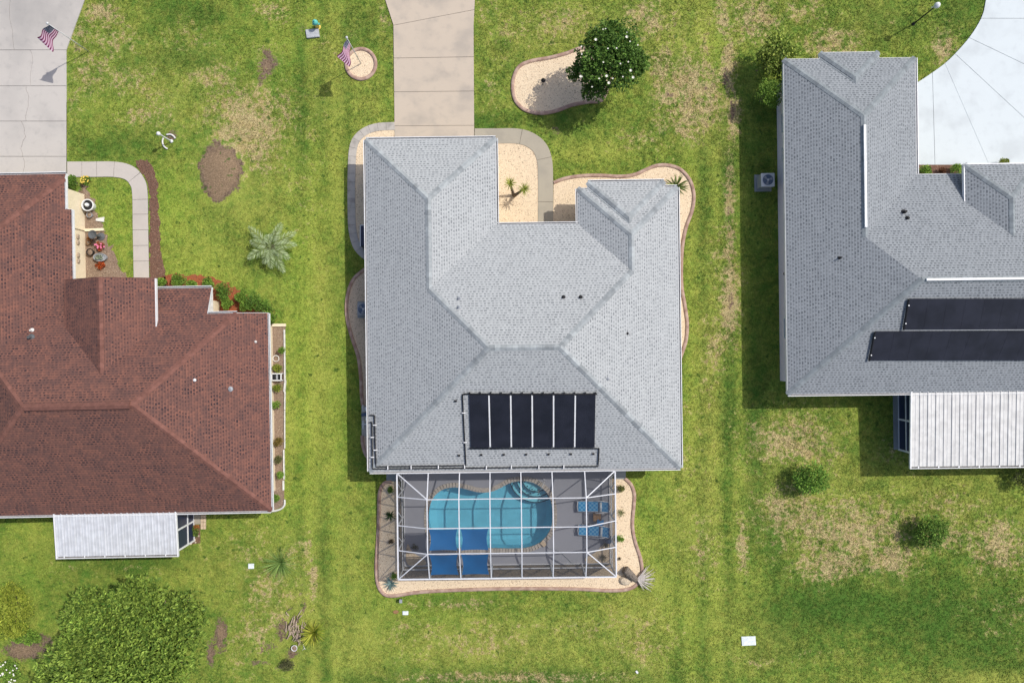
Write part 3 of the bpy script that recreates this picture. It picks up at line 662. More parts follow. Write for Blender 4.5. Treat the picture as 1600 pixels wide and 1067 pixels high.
# left driveway: rows, each broken by a wandering crack
dl = G([(-140,-60),(155,-60),(133,0),(104,79),(104.5,282),(-140,282)])
root = thing('driveway', 'stained grey concrete driveway at the upper left corner', 'driveway', (-27, 15, 0), kind='structure'); BLOCK.append(dl)
MB().prism(dl, -.05, .022).build('joint_bed', M['crack'], root)
rows = [(-60, 79, 20), (79, 135, 50), (135, 190, 43), (190, 245, 37), (245, 282, 37)]
for y0, y1, xc in rows:
    edge = [(155-22*(y+60)/60 if y < 0 else 133-29*y/79 if y < 79 else 104.2, y) for y in ([y0, 0, y1] if y0 < 0 else [y0, y1])]
    k = 9; cr = [(xc+random.uniform(-1.6, 1.6)+(3*math.sin(i*.7+xc)), y0+(y1-y0)*i/k) for i in range(k+1)]
    g_ = .5
    rgt = G([(x+g_*.55, y) for x, y in cr][::-1] + edge); lft = G([(-140, y0)] + [(x-g_*.55, y) for x, y in cr] + [(-140, y1)])
    sh = lambda pl: [Vector((p.x, min(max(p.y, P(0, y1).y+.012), P(0, y0).y-.012))) for p in pl]
    for pl in (sh(rgt), sh(lft)): MB().prism(pl, -.05, .05+random.uniform(-.004, .004)).build('slab', M['conc_grey'], root)
# right driveway
arc = [(1560,-60),(1546,-25),(1540,0),(1536,20),(1528,38),(1515,58),(1498,78),(1478,98),(1455,115),(1431,131)]
slabs('driveway', 'pale painted concrete driveway with radiating joints at upper right', G(smooth_curve(arc, False, 4)+[Vector(q) for q in ((1425,131),(1425,282),(1760,282),(1760,-60))]),
      [seg((1456,110),(1460.5,270)), seg((1474,96),(1549,268)), seg((1490,83.5),(1640,222)), seg((1512,59),(1700,149)), seg((1530,29.6),(1700,30))], M['conc_white'])
def path(name, label, center, width, cuts, mat, cat='path', top=.045, gap=.02, dens=6):
    """a walk of width metres cut into slabs at the given arclength fractions"""
    c = smooth_curve(G(center), False, dens); Lf = offset_curve(c, width/2); Rt = offset_curve(c, -width/2)
    BLOCK.append(Lf+Rt[::-1]); m = sum(c, Vector((0, 0)))/len(c); root = thing(name, label, cat, (m.x, m.y, 0), kind='structure')
    MB().prism(Lf+Rt[::-1], -.05, top-.022).build('joint_bed', M['crack'], root)
    s_ = [0]
    for i in range(1, len(c)): s_.append(s_[-1]+(c[i]-c[i-1]).length)
    def at(s0, arr):
        for i in range(1, len(c)):
            if s_[i] >= s0: t = (s0-s_[i-1])/max(1e-6, s_[i]-s_[i-1]); return arr[i-1].lerp(arr[i], t)
        return arr[-1]
    cs = [0]+[f*s_[-1] for f in cuts]+[s_[-1]]
    for a, b in zip(cs[:-1], cs[1:]):
        a += gap/2; b -= gap/2; idx = [i for i in range(len(c)) if a < s_[i] < b]
        MB().prism([at(a, Lf)]+[Lf[i] for i in idx]+[at(b, Lf)]+[at(b, Rt)]+[Rt[i] for i in idx[::-1]]+[at(a, Rt)], -.05, top+random.uniform(-.003, .003)).build('slab', mat, root)
    return root
path('walkway', 'curved tan concrete walk from driveway to front door', [(741.5,213),(775,213),(805,213),(826,218),(843,231),(851,252),(852.5,285),(852.5,320),(852.5,364)], .90, [.30, .52, .80], M['conc_walk'])
path('walkway', 'curved light concrete walk beside the cream walled courtyard', [(105.5,265),(140,265),(178,265),(201,270),(214,283),(219,302),(220,360),(221.5,438)], .92, [.085,.17,.27,.40,.535,.62,.71,.80,.89], M['conc_left'])
path('walkway', 'narrow grey stamped walk curving round the garage side', [(617,197.5),(588,199.5),(566,209),(553,228),(549.5,270),(549.5,330),(551,360),(557,383),(568,397),(582,406)], .47, [.05*i for i in range(1, 20)], M['stamped'], gap=.012)
for nm, lb, pts in (('concrete_pad', 'small grey concrete pad at the left corner of the screen cage', [(604,728),(622,728),(622,751),(604,752)]),
                    ('concrete_pad', 'small grey concrete pad at the right corner of the screen cage', [(960,728),(977.5,728),(977.5,748),(960,748)]),
                    ('concrete_pad', 'concrete pad under the pool pump equipment', [(565,633),(600,633),(600,682),(565.5,681)])):
    g_ = G(pts); BLOCK.append(g_); c_ = sum(g_, Vector((0, 0)))/4
    tag(MB().prism(g_, -.05, .06).build(nm, M['conc_pad'] if 'pump' not in lb else M['stamped'], org=(c_.x, c_.y, 0)), lb, 'pad', kind='structure')

# ------------------------------------------------------------------ gravel and mulch beds with poured kerbs
def pebbles(poly, dens, mat, parent, rmin=.025, rmax=.055, z=.02):
    xs = [p[0] for p in poly]; ys = [p[1] for p in poly]; A_ = (max(xs)-min(xs))*(max(ys)-min(ys)); k = int(A_*dens)
    X = RNG.uniform(min(xs), max(xs), k); Y = RNG.uniform(min(ys), max(ys), k); ok = inside(poly, X, Y)
    for fp in FOOT: ok &= ~inside(fp, X, Y)
    X = X[ok]; Y = Y[ok]; k = len(X)
    if not k: return
    r = RNG.uniform(rmin, rmax, k); a = RNG.uniform(0, 6.28, k); e = RNG.uniform(.6, 1.0, k)
    base = np.array([(1,0,0),(0,1,0),(-1,0,0),(0,-1,0),(0,0,.8)])
    V = np.zeros((k, 5, 3)); 
    for i, (bx, by, bz) in enumerate(base):
        V[:, i, 0] = X+r*(bx*np.cos(a)-by*e*np.sin(a)); V[:, i, 1] = Y+r*(bx*np.sin(a)+by*e*np.cos(a)); V[:, i, 2] = z-.004+bz*r*.8
    F = np.array([(0,1,4),(1,2,4),(2,3,4),(3,0,4)])[None]+(np.arange(k)*5)[:, None, None]
    o3 = ORG.get(parent.name, Vector()); me = bpy.data.meshes.new('pebbles'); V = V.reshape(-1, 3)-np.array(o3)
    me.from_pydata(V.tolist(), [], F.reshape(-1, 3).tolist()); me.materials.append(mat)
    o = link(bpy.data.objects.new('pebbles', me)); o.parent = parent; o['kind'] = 'stuff'
def kerb_on(root, pts, closed=False, wd=.21, h=.10, dens=6):
    c = smooth_curve(G(pts), closed, dens); prof = [(-.5, 0), (-.5, .6), (-.3, 1), (.3, 1), (.5, .6), (.5, 0)]
    offs = [offset_curve(c, u*wd, closed) for u, v in prof]; n_ = len(c); vs = []
    for i in range(n_):
        for j, (u, v) in enumerate(prof): vs.append((offs[j][i].x, offs[j][i].y, v*h-.01))
    fs = [(i*6+j, i*6+j+1, ((i+1) % n_)*6+j+1, ((i+1) % n_)*6+j) for i in range(n_ if closed else n_-1) for j in range(5)]
    fs = [f[::-1] for f in fs]
    BLOCK.append([p for p in offset_curve(c, wd*.45, closed)] + [p for p in offset_curve(c, -wd*.45, closed)][::-1])
    MB().faces(vs, fs).build('kerb', M['kerb'], root, True)
    return c
def bed(label, poly_px, kerbs, mat='gravel', closed=False, z=.02, name='gravel_bed', dens=45, sm=5, cat='gravel bed', rough=0.0):
    poly = smooth_curve(G(poly_px), True, sm) if sm else G(poly_px)
    if rough:
        q_ = []
        for i in range(len(poly)):
            a_, b_ = poly[i], poly[(i+1) % len(poly)]; k_ = max(1, int((b_-a_).length/.16))
            for u in range(k_): q_.append(a_.lerp(b_, u/k_)+Vector((random.gauss(0, rough), random.gauss(0, rough))))
        poly = q_
    BLOCK.append(poly); c = sum(poly, Vector((0, 0)))/len(poly); root = thing(name, label, cat, (c.x, c.y, 0), kind='structure')
    MB().prism(poly, -.03, z).build('gravel' if 'gravel' in mat else 'mulch', M[mat], root)
    for k in kerbs: kerb_on(root, k, closed)
    pebbles(poly, dens, M[mat], root, *((.03, .07) if rough else (.016, .034)), z); return root
bed('tan gravel strip inside the grey walk left of the garage', [(617,198),(589,200),(567,210),(553.5,230),(550,272),(550,332),(552,360),(559,384),(570,398),(605,400),(605,230),(617,228)], [], z=.018, sm=0)
kB = [(578,417),(566,424),(553,436),(545,454),(541.5,478),(543.5,503),(551,530),(560,558),(564,590),(565,615),(567,634)]
bed('gravel bed bulging round the air conditioner left of the central house', [(610,417)]+kB+[(610,634)], [kB], z=.018, sm=0, mat='gravel_old')
kC = [(566,680),(567,694),(571,708),(580,722)]
bed('small gravel bed below the pool pump pad', [(610,680)]+kC+[(610,722)], [kC], z=.018, sm=0, mat='gravel_old')
bed('tan gravel bed with yucca between garage and front walk', [(760,216),(806,216),(826,221),(841,233),(848,252),(849,290),(849,362),(760,362)], [], z=.018, sm=0)
kE = [(865,286),(880,280),(905,275.5),(935,274.5),(970,276),(992,273),(1010,265),(1025,259.5),(1042,258.5),(1060,263.5),(1073,275),(1081,290),(1084,308),(1081,330),(1072,355),(1066.5,382),(1064.5,412),(1065,448),(1070,478),(1073.5,505),(1072,530),(1066,550),(1058,572)]
bed('tan gravel bed with pink kerb wrapping the front right corner', [(864,362)]+kE+[(1030,572),(1030,362)], [kE], z=.018, sm=0)
kF = [(612,752),(600,755),(593,770),(592,800),(591,830),(589,862),(588,890),(591,914),(601,928),(618,930),(655,924.5),(720,921),(800,919),(900,919.5),(950,922),(980,920),(996,911),(1003,894),(1000,870),(992,845),(988,820),(990,792),(991,772),(986,757),(976,747)]
poolbed_poly = [(625,752)]+kF+[(950,748),(950,882),(632,882)]
bed('tan gravel bed with brown kerb surrounding the screened pool cage', poolbed_poly, [kF], z=.018, sm=0)
circ = [(564+23*math.cos(a*math.pi/8), 100.5+23.5*math.sin(a*math.pi/8)) for a in range(16)]
bed('round gravel bed with kerb ring at the flagpole near driveway', circ, [circ], closed=True, z=.018, sm=5)
kH = [(803,120),(812,104),(830,96),(858,91),(885,84),(912,75),(940,80),(955,105),(950,135),(940,157),(918,160),(893,165),(868,174),(843,177.5),(820,172),(806,159),(801,140)]
bed('rounded gravel bed with kerb under the flowering magnolia tree', kH, [kH], closed=True, z=.018, mat='gravel', sm=5)
bed('brown mulch strip along the outside of the curved left walk', [(212,254),(234,254),(244,278),(248,330),(252,400),(260,432),(262,470),(235,470),(234,330),(231,285)], [], 'mulch', name='mulch_bed', cat='mulch bed', z=.02, sm=3, rough=.05, dens=110)
bed('red mulch bed with green hedge behind the brown roof', [(248,436),(290,430),(330,434),(362,447),(385,461),(405,478),(426,486),(432,500),(405,504),(300,520),(250,500)], [], 'mulch_red', name='mulch_bed', cat='mulch bed', z=.02, sm=3, rough=.05, dens=110)
bed('narrow planting bed along the cream east wall of the brown house', [(420,505),(446,508),(446,600),(445,700),(444,790),(420,800)], [], 'soil', name='planting_bed', cat='planting bed', z=.014, sm=0)
bed('planting bed of red mulch in the courtyard of the cream house', [(128,296),(140,300),(150,330),(160,352),(172,380),(184,410),(196,440),(128,440)], [], 'soil', name='mulch_bed', cat='mulch bed', z=.013, sm=3, dens=70, rough=.09)
bed('small mulch bed against the north wall by the white driveway', [(1429,258),(1512,258),(1512,290),(1429,290)], [], 'mulch', name='mulch_bed', cat='mulch bed', z=.06, sm=0)

# ------------------------------------------------------------------ the lawn sheet
deck_c = [Lc(620, 738, 2.45, TH['main']), Lc(961, 735, 2.45, TH['main']), Lc(963, 901.5, 2.45, TH['main']), Lc(622.5, 904, 2.45, TH['main'])]
dx0 = (deck_c[0].x+deck_c[3].x)/2; dx1 = (deck_c[1].x+deck_c[2].x)/2; dy0 = (deck_c[2].y+deck_c[3].y)/2; dy1 = -7.25+OV
deck_w = [W(x, y, TH['main']).to_2d() for x, y in ((dx0, dy0), (dx1, dy0), (dx1, dy1), (dx0, dy1))]; BLOCK.append(deck_w)
xs = np.concatenate([[-700, -150, -60], np.arange(-38, 38.01, .2), [60, 150, 700]]); ys = np.concatenate([[-700, -150, -50], np.arange(-27, 27.01, .2), [50, 150, 700]])
GX, GY = np.meshgrid(xs, ys, indexing='ij'); dry, soil_a, dark, lush, yel = lawn_attr(GX, GY)
hz = np.zeros(GX.shape); mound = blobs([(346,272,30,38,.22)], GX, GY); hz += mound + .012*np.sin(GX*1.3+np.cos(GY))*np.cos(GY*1.1)-.014
far = (np.abs(GX) > 39) | (np.abs(GY) > 28); hz[far] = -.02
nx_, ny_ = GX.shape; idx = np.arange(nx_*ny_).reshape(nx_, ny_)
CXc = (GX[:-1, :-1]+GX[1:, 1:])/2; CYc = (GY[:-1, :-1]+GY[1:, 1:])/2
hole = [W(x, y, TH['main']).to_2d() for x, y in ((dx0+.3, dy0+.3), (dx1-.3, dy0+.3), (dx1-.3, dy1), (dx0+.3, dy1))]
keep = ~inside(hole, CXc, CYc)
F = np.stack([idx[:-1, :-1], idx[1:, :-1], idx[1:, 1:], idx[:-1, 1:]], -1)[keep]
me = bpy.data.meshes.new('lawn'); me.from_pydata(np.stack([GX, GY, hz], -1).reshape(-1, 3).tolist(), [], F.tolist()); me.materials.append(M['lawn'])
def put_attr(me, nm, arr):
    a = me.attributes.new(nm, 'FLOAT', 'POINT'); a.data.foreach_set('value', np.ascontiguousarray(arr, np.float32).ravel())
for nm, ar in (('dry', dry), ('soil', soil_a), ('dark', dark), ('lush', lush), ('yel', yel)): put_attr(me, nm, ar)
me.polygons.foreach_set('use_smooth', [True]*len(me.polygons))
tag(link(bpy.data.objects.new('lawn', me)), 'patchy green lawn with dry straw coloured areas around the houses', 'lawn', kind='structure')
# grass tufts over the visible lawn: uncountable blades, one object
K = 230000
X = RNG.uniform(-31.5, 31.5, K); Y = RNG.uniform(-21.2, 21.2, K); ok = np.ones(K, bool)
for pl in BLOCK+FOOT: ok &= ~inside(pl, X, Y)
d_, s_, k_, l_, y_ = lawn_attr(X, Y); ok &= (RNG.random(K) > s_*1.1); X = X[ok]; Y = Y[ok]; K = len(X); d_, s_, k_, l_, y_ = (a[ok] for a in (d_, s_, k_, l_, y_))
V = np.zeros((K, 3, 3, 3))
for b_ in range(3):
    a = RNG.uniform(0, 6.283, K); L = RNG.uniform(.04, .10, K); hh = RNG.uniform(.025, .06, K); wd = RNG.uniform(.012, .026, K); ox = RNG.normal(0, .03, K); oy = RNG.normal(0, .03, K)
    V[:, b_, 0] = np.stack([X+ox-np.sin(a)*wd, Y+oy+np.cos(a)*wd, np.full(K, -.01)], -1); V[:, b_, 1] = np.stack([X+ox+np.sin(a)*wd, Y+oy-np.cos(a)*wd, np.full(K, -.01)], -1)
    V[:, b_, 2] = np.stack([X+ox+np.cos(a)*L, Y+oy+np.sin(a)*L, hh], -1)
me = bpy.data.meshes.new('grass_tufts'); nv = K*9
me.vertices.add(nv); me.vertices.foreach_set('co', V.reshape(-1).astype(np.float32)); me.loops.add(nv); me.loops.foreach_set('vertex_index', np.arange(nv, dtype=np.int32))
me.polygons.add(nv//3); me.polygons.foreach_set('loop_start', np.arange(0, nv, 3, dtype=np.int32)); me.update(calc_edges=True); me.validate()
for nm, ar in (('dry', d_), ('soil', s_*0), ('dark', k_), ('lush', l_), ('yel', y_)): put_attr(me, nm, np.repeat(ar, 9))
me.materials.append(M['lawn']); tag(link(bpy.data.objects.new('grass_tufts', me)), 'short grass blades growing over the whole lawn', 'grass', kind='stuff')

# ------------------------------------------------------------------ foliage tools
def rnd_dirs(k, up=0.0):
    v = RNG.normal(size=(k, 3)); v[:, 2] += up; return v/np.linalg.norm(v, axis=1)[:, None]
def leaf_arrays(C, D, L, Wd, T, droop=.0, curl=.12):
    """diamond leaves: base C, direction D, length L, width Wd, colour T"""
    k = len(C); R = rnd_dirs(k); R[:, 2] *= .35; U = np.cross(D, R); Z = np.cross(D, np.array([0, 0, 1.0])); U = np.where(RNG.random((k, 1)) < .65, Z, U)
    U /= np.linalg.norm(U, axis=1)[:, None]+1e-9; mid = C+D*(L*.48)[:, None]; tip = C+D*L[:, None]; tip[:, 2] -= droop*L; mid[:, 2] += curl*L*.5
    V = np.stack([C, mid+U*(Wd/2)[:, None], tip, mid-U*(Wd/2)[:, None]], 1); return V, np.repeat(T[:, None, :], 4, 1)
def tint(k, a, b, var=.18):
    t = RNG.random((k, 1)); c = np.array(a)*(1-t)+np.array(b)*t; return np.clip(c*(1+RNG.normal(0, var, (k, 1))), .004, 1)
def leaf_obj(name, arrs, parent=None, mat='leaf', org=None):
    V = np.concatenate([a[0] for a in arrs]).reshape(-1, 3); T = np.concatenate([a[1] for a in arrs]).reshape(-1, 3)
    o3 = Vector(org) if org is not None else (ORG.get(parent.name, Vector()) if parent else Vector()); V = V-np.array(o3); nv = len(V)
    me = bpy.data.meshes.new(name); me.vertices.add(nv); me.vertices.foreach_set('co', V.astype(np.float32).ravel()); me.loops.add(nv); me.loops.foreach_set('vertex_index', np.arange(nv, dtype=np.int32))
    me.polygons.add(nv//4); me.polygons.foreach_set('loop_start', np.arange(0, nv, 4, dtype=np.int32)); me.update(calc_edges=True)
    a = me.attributes.new('tint', 'FLOAT_COLOR', 'POINT'); a.data.foreach_set('color', np.concatenate([T, np.ones((nv, 1))], 1).astype(np.float32).ravel())
    me.materials.append(M[mat]); o = link(bpy.data.objects.new(name, me)); o.parent = parent; ORG[o.name] = o3; return o
def lobed_cloud(c, r, k, nl, L, wr, ca, cb, seed=0, up=.4, rosette=1, shell=.55):
    """leaves over nl lobes filling an ellipsoid"""
    c = np.array(c); r = np.array(r); rs = np.random.default_rng(seed+5)
    ld = rs.normal(size=(nl, 3)); ld[:, 2] = np.abs(ld[:, 2])*.9-.15; ld /= np.linalg.norm(ld, axis=1)[:, None]
    lc = c+ld*r*.62*rs.uniform(.75, 1.08, (nl, 1)); lr_ = r.min()*rs.uniform(.26, .52, nl)
    w_ = rs.integers(0, nl, k); d = rnd_dirs(k, up); rad = (shell+(1-shell)*RNG.random(k)**.6)
    pos_ = lc[w_]+d*(lr_[w_]*rad)[:, None]*np.array([1, 1, .8])
    core = RNG.random(k) < .22; pos_[core] = c+rnd_dirs(core.sum(), .3)*r*.72*RNG.random((core.sum(), 1))**.4
    lt = rs.normal(0, .14, nl); out = []
    for q in range(rosette):
        dd = d+rnd_dirs(k, .25)*(1.0 if rosette > 1 else .8); dd /= np.linalg.norm(dd, axis=1)[:, None]
        T = tint(k, ca, cb)*(1+lt[w_])[:, None]; out.append(leaf_arrays(pos_, dd, L*RNG.uniform(.7, 1.25, k), L*wr*RNG.uniform(.8, 1.2, k), np.clip(T, .003, 1), droop=.12))
    return out
def bush(label, px, py, rpx, h, ca=(.045, .105, .02), cb=(.13, .23, .045), k=900, L=.11, wr=.5, nl=14, name='bush', group=None, seed=None, ry=None, cat='bush', flowers=None, zc=.5):
    q = P(px, py, h*zc); r = rpx/S*(H-h*zc)/H; ryy = (ry or rpx)/S*(H-h*zc)/H; sd = seed if seed is not None else int(px*7+py)
    t = thing(name, label, cat, (q.x, q.y, 0), group=group)
    leaf_obj('foliage', lobed_cloud((q.x, q.y, h*.52), (r, ryy, h*.5), k, nl, L, wr, ca, cb, sd), t)
    st = MB()
    for i in range(5):
        a = i*1.257; st.tube([(q.x+.03*math.cos(a), q.y+.03*math.sin(a), -.02), (q.x+r*.3*math.cos(a), q.y+ryy*.3*math.sin(a), h*.3), (q.x+r*.55*math.cos(a), q.y+ryy*.55*math.sin(a), h*.6)], [.025, .018, .008], 5)
    st.build('stem', M['bark'], t)
    if flowers:
        nf, fm, fs = flowers; fm_ = mesh_only(MB().lathe((0, 0, 0), [(.01, -.3), (.6, .0), (.75, .25), (.35, .12), (.02, .15)], 7), 'flower', M[fm])
        for i in range(nf):
            a = random.uniform(0, 6.28); rr_ = math.sqrt(random.random())*.85
            inst(fm_, 'flower', t, (q.x+r*rr_*math.cos(a), q.y+ryy*rr_*math.sin(a), h*(.55+.5*math.sqrt(max(0, 1-rr_**2)))), a, (fs, fs, fs*.7))
    return t
def blades(label, px, py, rpx, h, k, ca, cb, wd, name='agave', cat='plant', up=(.15, 1.2), curve=.35, group=None, base_z=0.0, parent=None, pos3=None, part='leaf', segs=3):
    """rosette of strap leaves, each leaf an object"""
    if pos3 is None: q = P(px, py, h*.4); q.z = 0
    else: q = Vector(pos3)
    t = parent or thing(name, label, cat, (q.x, q.y, 0), group=group); R = rpx/S
    for i in range(k):
        a = i*2.39996+random.uniform(-.2, .2); el = up[0]+(up[1]-up[0])*((i+.5)/k)**1.0; L = R*random.uniform(.85, 1.12)/max(.35, math.cos(el*.8)); wv = wd*random.uniform(.8, 1.2)
        d = Vector((math.cos(a), math.sin(a), 0)); sd = Vector((-d.y, d.x, 0)); vs = []
        for s_i in range(segs+1):
            u = s_i/segs; x = L*u*math.cos(el); z = L*u*math.sin(el)-curve*L*u*u*.5; wu = wv*(1-u)**.6*(.55+.9*u*(1-u)*2)
            c = q+Vector((0, 0, base_z+.03))+d*x+Vector((0, 0, max(z, -.02))); vs += [c-sd*wu/2+Vector((0,0,wu*.18)), c, c+sd*wu/2+Vector((0,0,wu*.18))]
        fs = []
        for s_i in range(segs): o_ = s_i*3; fs += [(o_, o_+3, o_+4, o_+1), (o_+1, o_+4, o_+5, o_+2)]
        o = MB().faces(vs, fs).build(part, M['leaf'], t); T = tint(1, ca, cb)[0]
        at_ = o.data.attributes.new('tint', 'FLOAT_COLOR', 'POINT'); at_.data.foreach_set('color', np.tile(np.append(T, 1.0), len(vs)).astype(np.float32))
    return t
def frond(t, base, az, L, el, droop, ca, cb, nleaf=26, ll=.4, lw=.035, vee=.35):
    """feather frond: a rib with leaflets on both sides; one object with a rib child"""
    d = Vector((math.cos(az), math.sin(az), 0)); sd = Vector((-d.y, d.x, 0)); pts = []
    for i in range(9):
        u = i/8; pts.append(Vector(base)+d*(L*u*math.cos(el))+Vector((0, 0, L*u*math.sin(el)-droop*L*u*u)))
    C = []; D = []; LL = []
    for i in range(nleaf):
        u = .16+.84*i/(nleaf-1); x = u*8; k = min(7, int(x)); c = pts[k].lerp(pts[k+1], x-k); tg = (pts[k+1]-pts[k]).normalized(); env = math.sin(math.pi*(.12+.82*u))**.7
        for s in (1, -1):
            dd = (tg*(.55+.5*u)+sd*s*(1.0-.35*u)+Vector((0,0,vee-.5*u))).normalized(); dd += Vector((random.gauss(0,.07),random.gauss(0,.07),random.gauss(0,.07))); C.append(c); D.append(dd.normalized()); LL.append(ll*env*random.uniform(.85, 1.1))
    C = np.array([tuple(v) for v in C]); D = np.array([tuple(v) for v in D]); LL = np.array(LL)
    o = leaf_obj('frond', [leaf_arrays(C, D, LL, np.full(len(C), lw), tint(len(C), ca, cb, .12), droop=.25, curl=.0)], t)
    MB().tube(pts, [.022*(1-.75*i/8) for i in range(9)], 5).build('rib', M['stem'], o)

# ------------------------------------------------------------------ big trees
def tree(name, label, px, py, zc, r, k, nl, L, wr, ca, cb, rosette=4, trunk=.16, seed=3, extra=(), base=None, group=None):
    q = P(px, py, zc); b0 = base or (q.x, q.y); t = thing(name, label, 'tree', (b0[0], b0[1], 0), group=group)
    arrs = lobed_cloud(tuple(q), r, k, nl, L, wr, ca, cb, seed, .55, rosette, .62)
    lobes = [(q, r)]
    for ex, ey, ez, er, ek in extra:
        e = P(ex, ey, ez); arrs += lobed_cloud(tuple(e), er, ek, max(6, nl//3), L, wr, ca, cb, seed+int(ex), .5, rosette, .6); lobes.append((e, er))
    leaf_obj('crown', arrs, t)
    tr = MB(); top = zc-r[2]*.35; rs = random.Random(seed)
    tr.tube([(b0[0], b0[1], -.1), (b0[0]+.03, b0[1]-.02, .3), (b0[0]*.6+q.x*.4, b0[1]*.6+q.y*.4, top*.55), (q.x, q.y, top)], [trunk*1.35, trunk, trunk*.85, trunk*.6], 10)
    tr.build('trunk', M['bark'], t, True); lm = MB()
    for c_, rr_ in lobes:
        for i in range(9):
            a = i*.698+rs.uniform(-.2, .2); s0 = Vector((b0[0]*.5+q.x*.5, b0[1]*.5+q.y*.5, top*rs.uniform(.55, .98))); e = Vector((c_.x+rr_[0]*.72*math.cos(a), c_.y+rr_[1]*.72*math.sin(a), c_.z+rr_[2]*rs.uniform(-.3, .4)))
            m = s0.lerp(e, .5)+Vector((0, 0, .12*rr_[2])); lm.tube([s0, m, e], [trunk*.42, trunk*.25, trunk*.07], 6)
    lm.build('limb', M['bark'], t, True); return t
tree('tree', 'big round broadleaf tree with glossy green crown at lower left', 205, 1030, 4.6, (4.35, 4.7, 3.0), 14000, 110, .22, .36, (.05, .115, .018), (.33, .45, .08), 5, .26, 3, extra=[(120, 1060, 3.6, (2.6, 2.2, 2.2), 2600), (215, 935, 4.6, (2.4, 1.2, 1.5), 1300), (140, 955, 4.2, (1.5, 1.5, 1.4), 1000), (290, 970, 4.4, (1.4, 1.8, 1.5), 1100)])
mg = tree('magnolia_tree', 'dark green magnolia tree with white blossoms in a kerbed bed', 950, 90, 3.3, (2.05, 2.15, 1.75), 4200, 34, .17, .42, (.035, .09, .016), (.16, .28, .05), 3, .11, 8,
    extra=[(908, 112, 2.2, (.95, .95, .9), 700), (985, 105, 2.8, (1.0, 1.2, 1.1), 800), (930, 140, 2.4, (1.0, .7, .9), 600)], base=(4.9, 15.6))
pm = MB()
for i in range(7):
    a = i*.8976; d = Vector((math.cos(a), math.sin(a), 0)); sd = Vector((-d.y, d.x, 0))*.035
    pm.faces([Vector((0,0,0)), d*.05+sd+Vector((0,0,.03)), d*.1+Vector((0,0,.045)), d*.05-sd+Vector((0,0,.03))], [(0,1,2,3)])
pme = mesh_only(pm, 'blossom', M['petal']); qc = P(948, 98, 3.3)
for i in range(26):
    a = random.uniform(0, 6.28); rr_ = math.sqrt(random.random())*.93; inst(pme, 'blossom', mg, (qc.x+1.95*rr_*math.cos(a), qc.y+1.95*rr_*math.sin(a), 3.25+1.7*math.sqrt(max(0, 1-rr_*rr_))), a, (.5, .5, .6) if i % 4 else (.85, .85, .9))

# ------------------------------------------------------------------ bushes and plants
YG = ((.12, .17, .02), (.30, .34, .05)); DG = ((.055, .125, .02), (.20, .34, .055)); MG = ((.075, .17, .024), (.29, .44, .07)); BG = ((.085, .19, .028), (.31, .47, .08))
bush('tall yellow green shrub at the corner of the lilac walled house', 1208, 92, 34, 3.0, (.09, .16, .025), (.38, .45, .09), 4200, .17, .55, 22, ry=37)
bush('round clipped dark bush touching the lilac wall', 1200, 147, 23, 2.6, *MG, 3400, .09, .55, 18, ry=24)
bush('round dark green bush standing alone below the white lanai roof', 1267, 745, 32, 1.6, (.045, .13, .018), (.27, .46, .075), 1700, .20, .30, 26)
bush('round dark green bush in dry grass nearest the right edge', 1454, 829, 33, 1.6, (.045, .12, .018), (.24, .40, .07), 1600, .22, .24, 26)
bush('box shaped green shrub left of the three beside the white driveway', 1446, 266, 12, .8, *MG, 900, .09, .5, 10, ry=8)
bush('green shrub in the middle of the mulch by the white driveway', 1494, 266, 12, .9, *BG, 900, .10, .4, 10, ry=9)
bush('small light green shrub poking above the fascia by the white driveway', 1568, 253, 9, .8, *YG, 500, .10, .35, 8, ry=6)
bush('dark patch of brown leaved shrub between two green ones', 1472, 267, 7, .5, (.14, .06, .035), (.22, .10, .05), 350, .09, .4, 8, ry=5)
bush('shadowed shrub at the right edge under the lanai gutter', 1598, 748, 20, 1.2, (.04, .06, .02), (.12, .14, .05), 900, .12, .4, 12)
hd = [(253,440,7,.8),(279,440,13,.9),(300,447,9,.7),(326,443,10,.8),(351,455,14,1.1),(355,474,10,.9),(378,463,11,.9),(398,472,15,1.2),(414,482,14,1.2),(425,495,11,1.3),(386,478,10,.9)]
hl = ['small bush tucked against the white gable fascia of the brown roof', 'leafy bush leftmost along the red mulch hedge', 'low bush second along the red mulch hedge', 'low bush touching the white eave edge of the notch', 'round bush just right of the roof notch', 'round bush beside the cream wall in the roof notch',
      'round bush alone on the red mulch', 'big dark bush above the white fascia', 'broad dark bush at the upper right corner of the brown roof', 'outermost dark bush of the hedge beyond the roof corner', 'bush against the fascia between two larger ones']
for (x, y, r, h), lb in zip(hd, hl): bush(lb, x, y, r, h, *(MG if r < 14 else DG), 1000, .10, .5, 12, group='hedge bushes on the red mulch')
bush('dark green bush at the garage corner of the brown roofed house', 113, 284, 10, .9, *DG, 900, .09, .5, 10)
bush('small bush with yellow flowers beside the curved left walk', 135, 282, 8, .5, *MG, 400, .08, .5, 8, flowers=(22, 'yellow', .06))
bush('large yellow green shrub at the lower left edge', 14, 952, 54, 1.5, (.17, .24, .025), (.42, .46, .07), 7000, .11, .45, 46, ry=64)
bush('dark green undergrowth below the yellow green shrub', 42, 995, 34, .7, *MG, 1500, .12, .4, 16, ry=14)
bush('white flowering bush at the bottom left corner', 16, 1050, 26, .9, *BG, 1500, .10, .4, 14, flowers=(34, 'petal', .065))
bush('yellow green variegated clump beside the pile of palm boots', 488, 991, 17, .9, (.14, .19, .02), (.40, .40, .06), 10, .1, .3, 4)
blades('', 0, 0, 23, .9, 95, (.14, .24, .02), (.55, .54, .09), .085, parent=bpy.data.objects[-1] if False else [o for o in COL.objects if o.get('label', '').startswith('yellow green variegated')][0], pos3=tuple(P(488, 991, .4).to_2d())+(0,), up=(.25, 1.35), curve=.5)
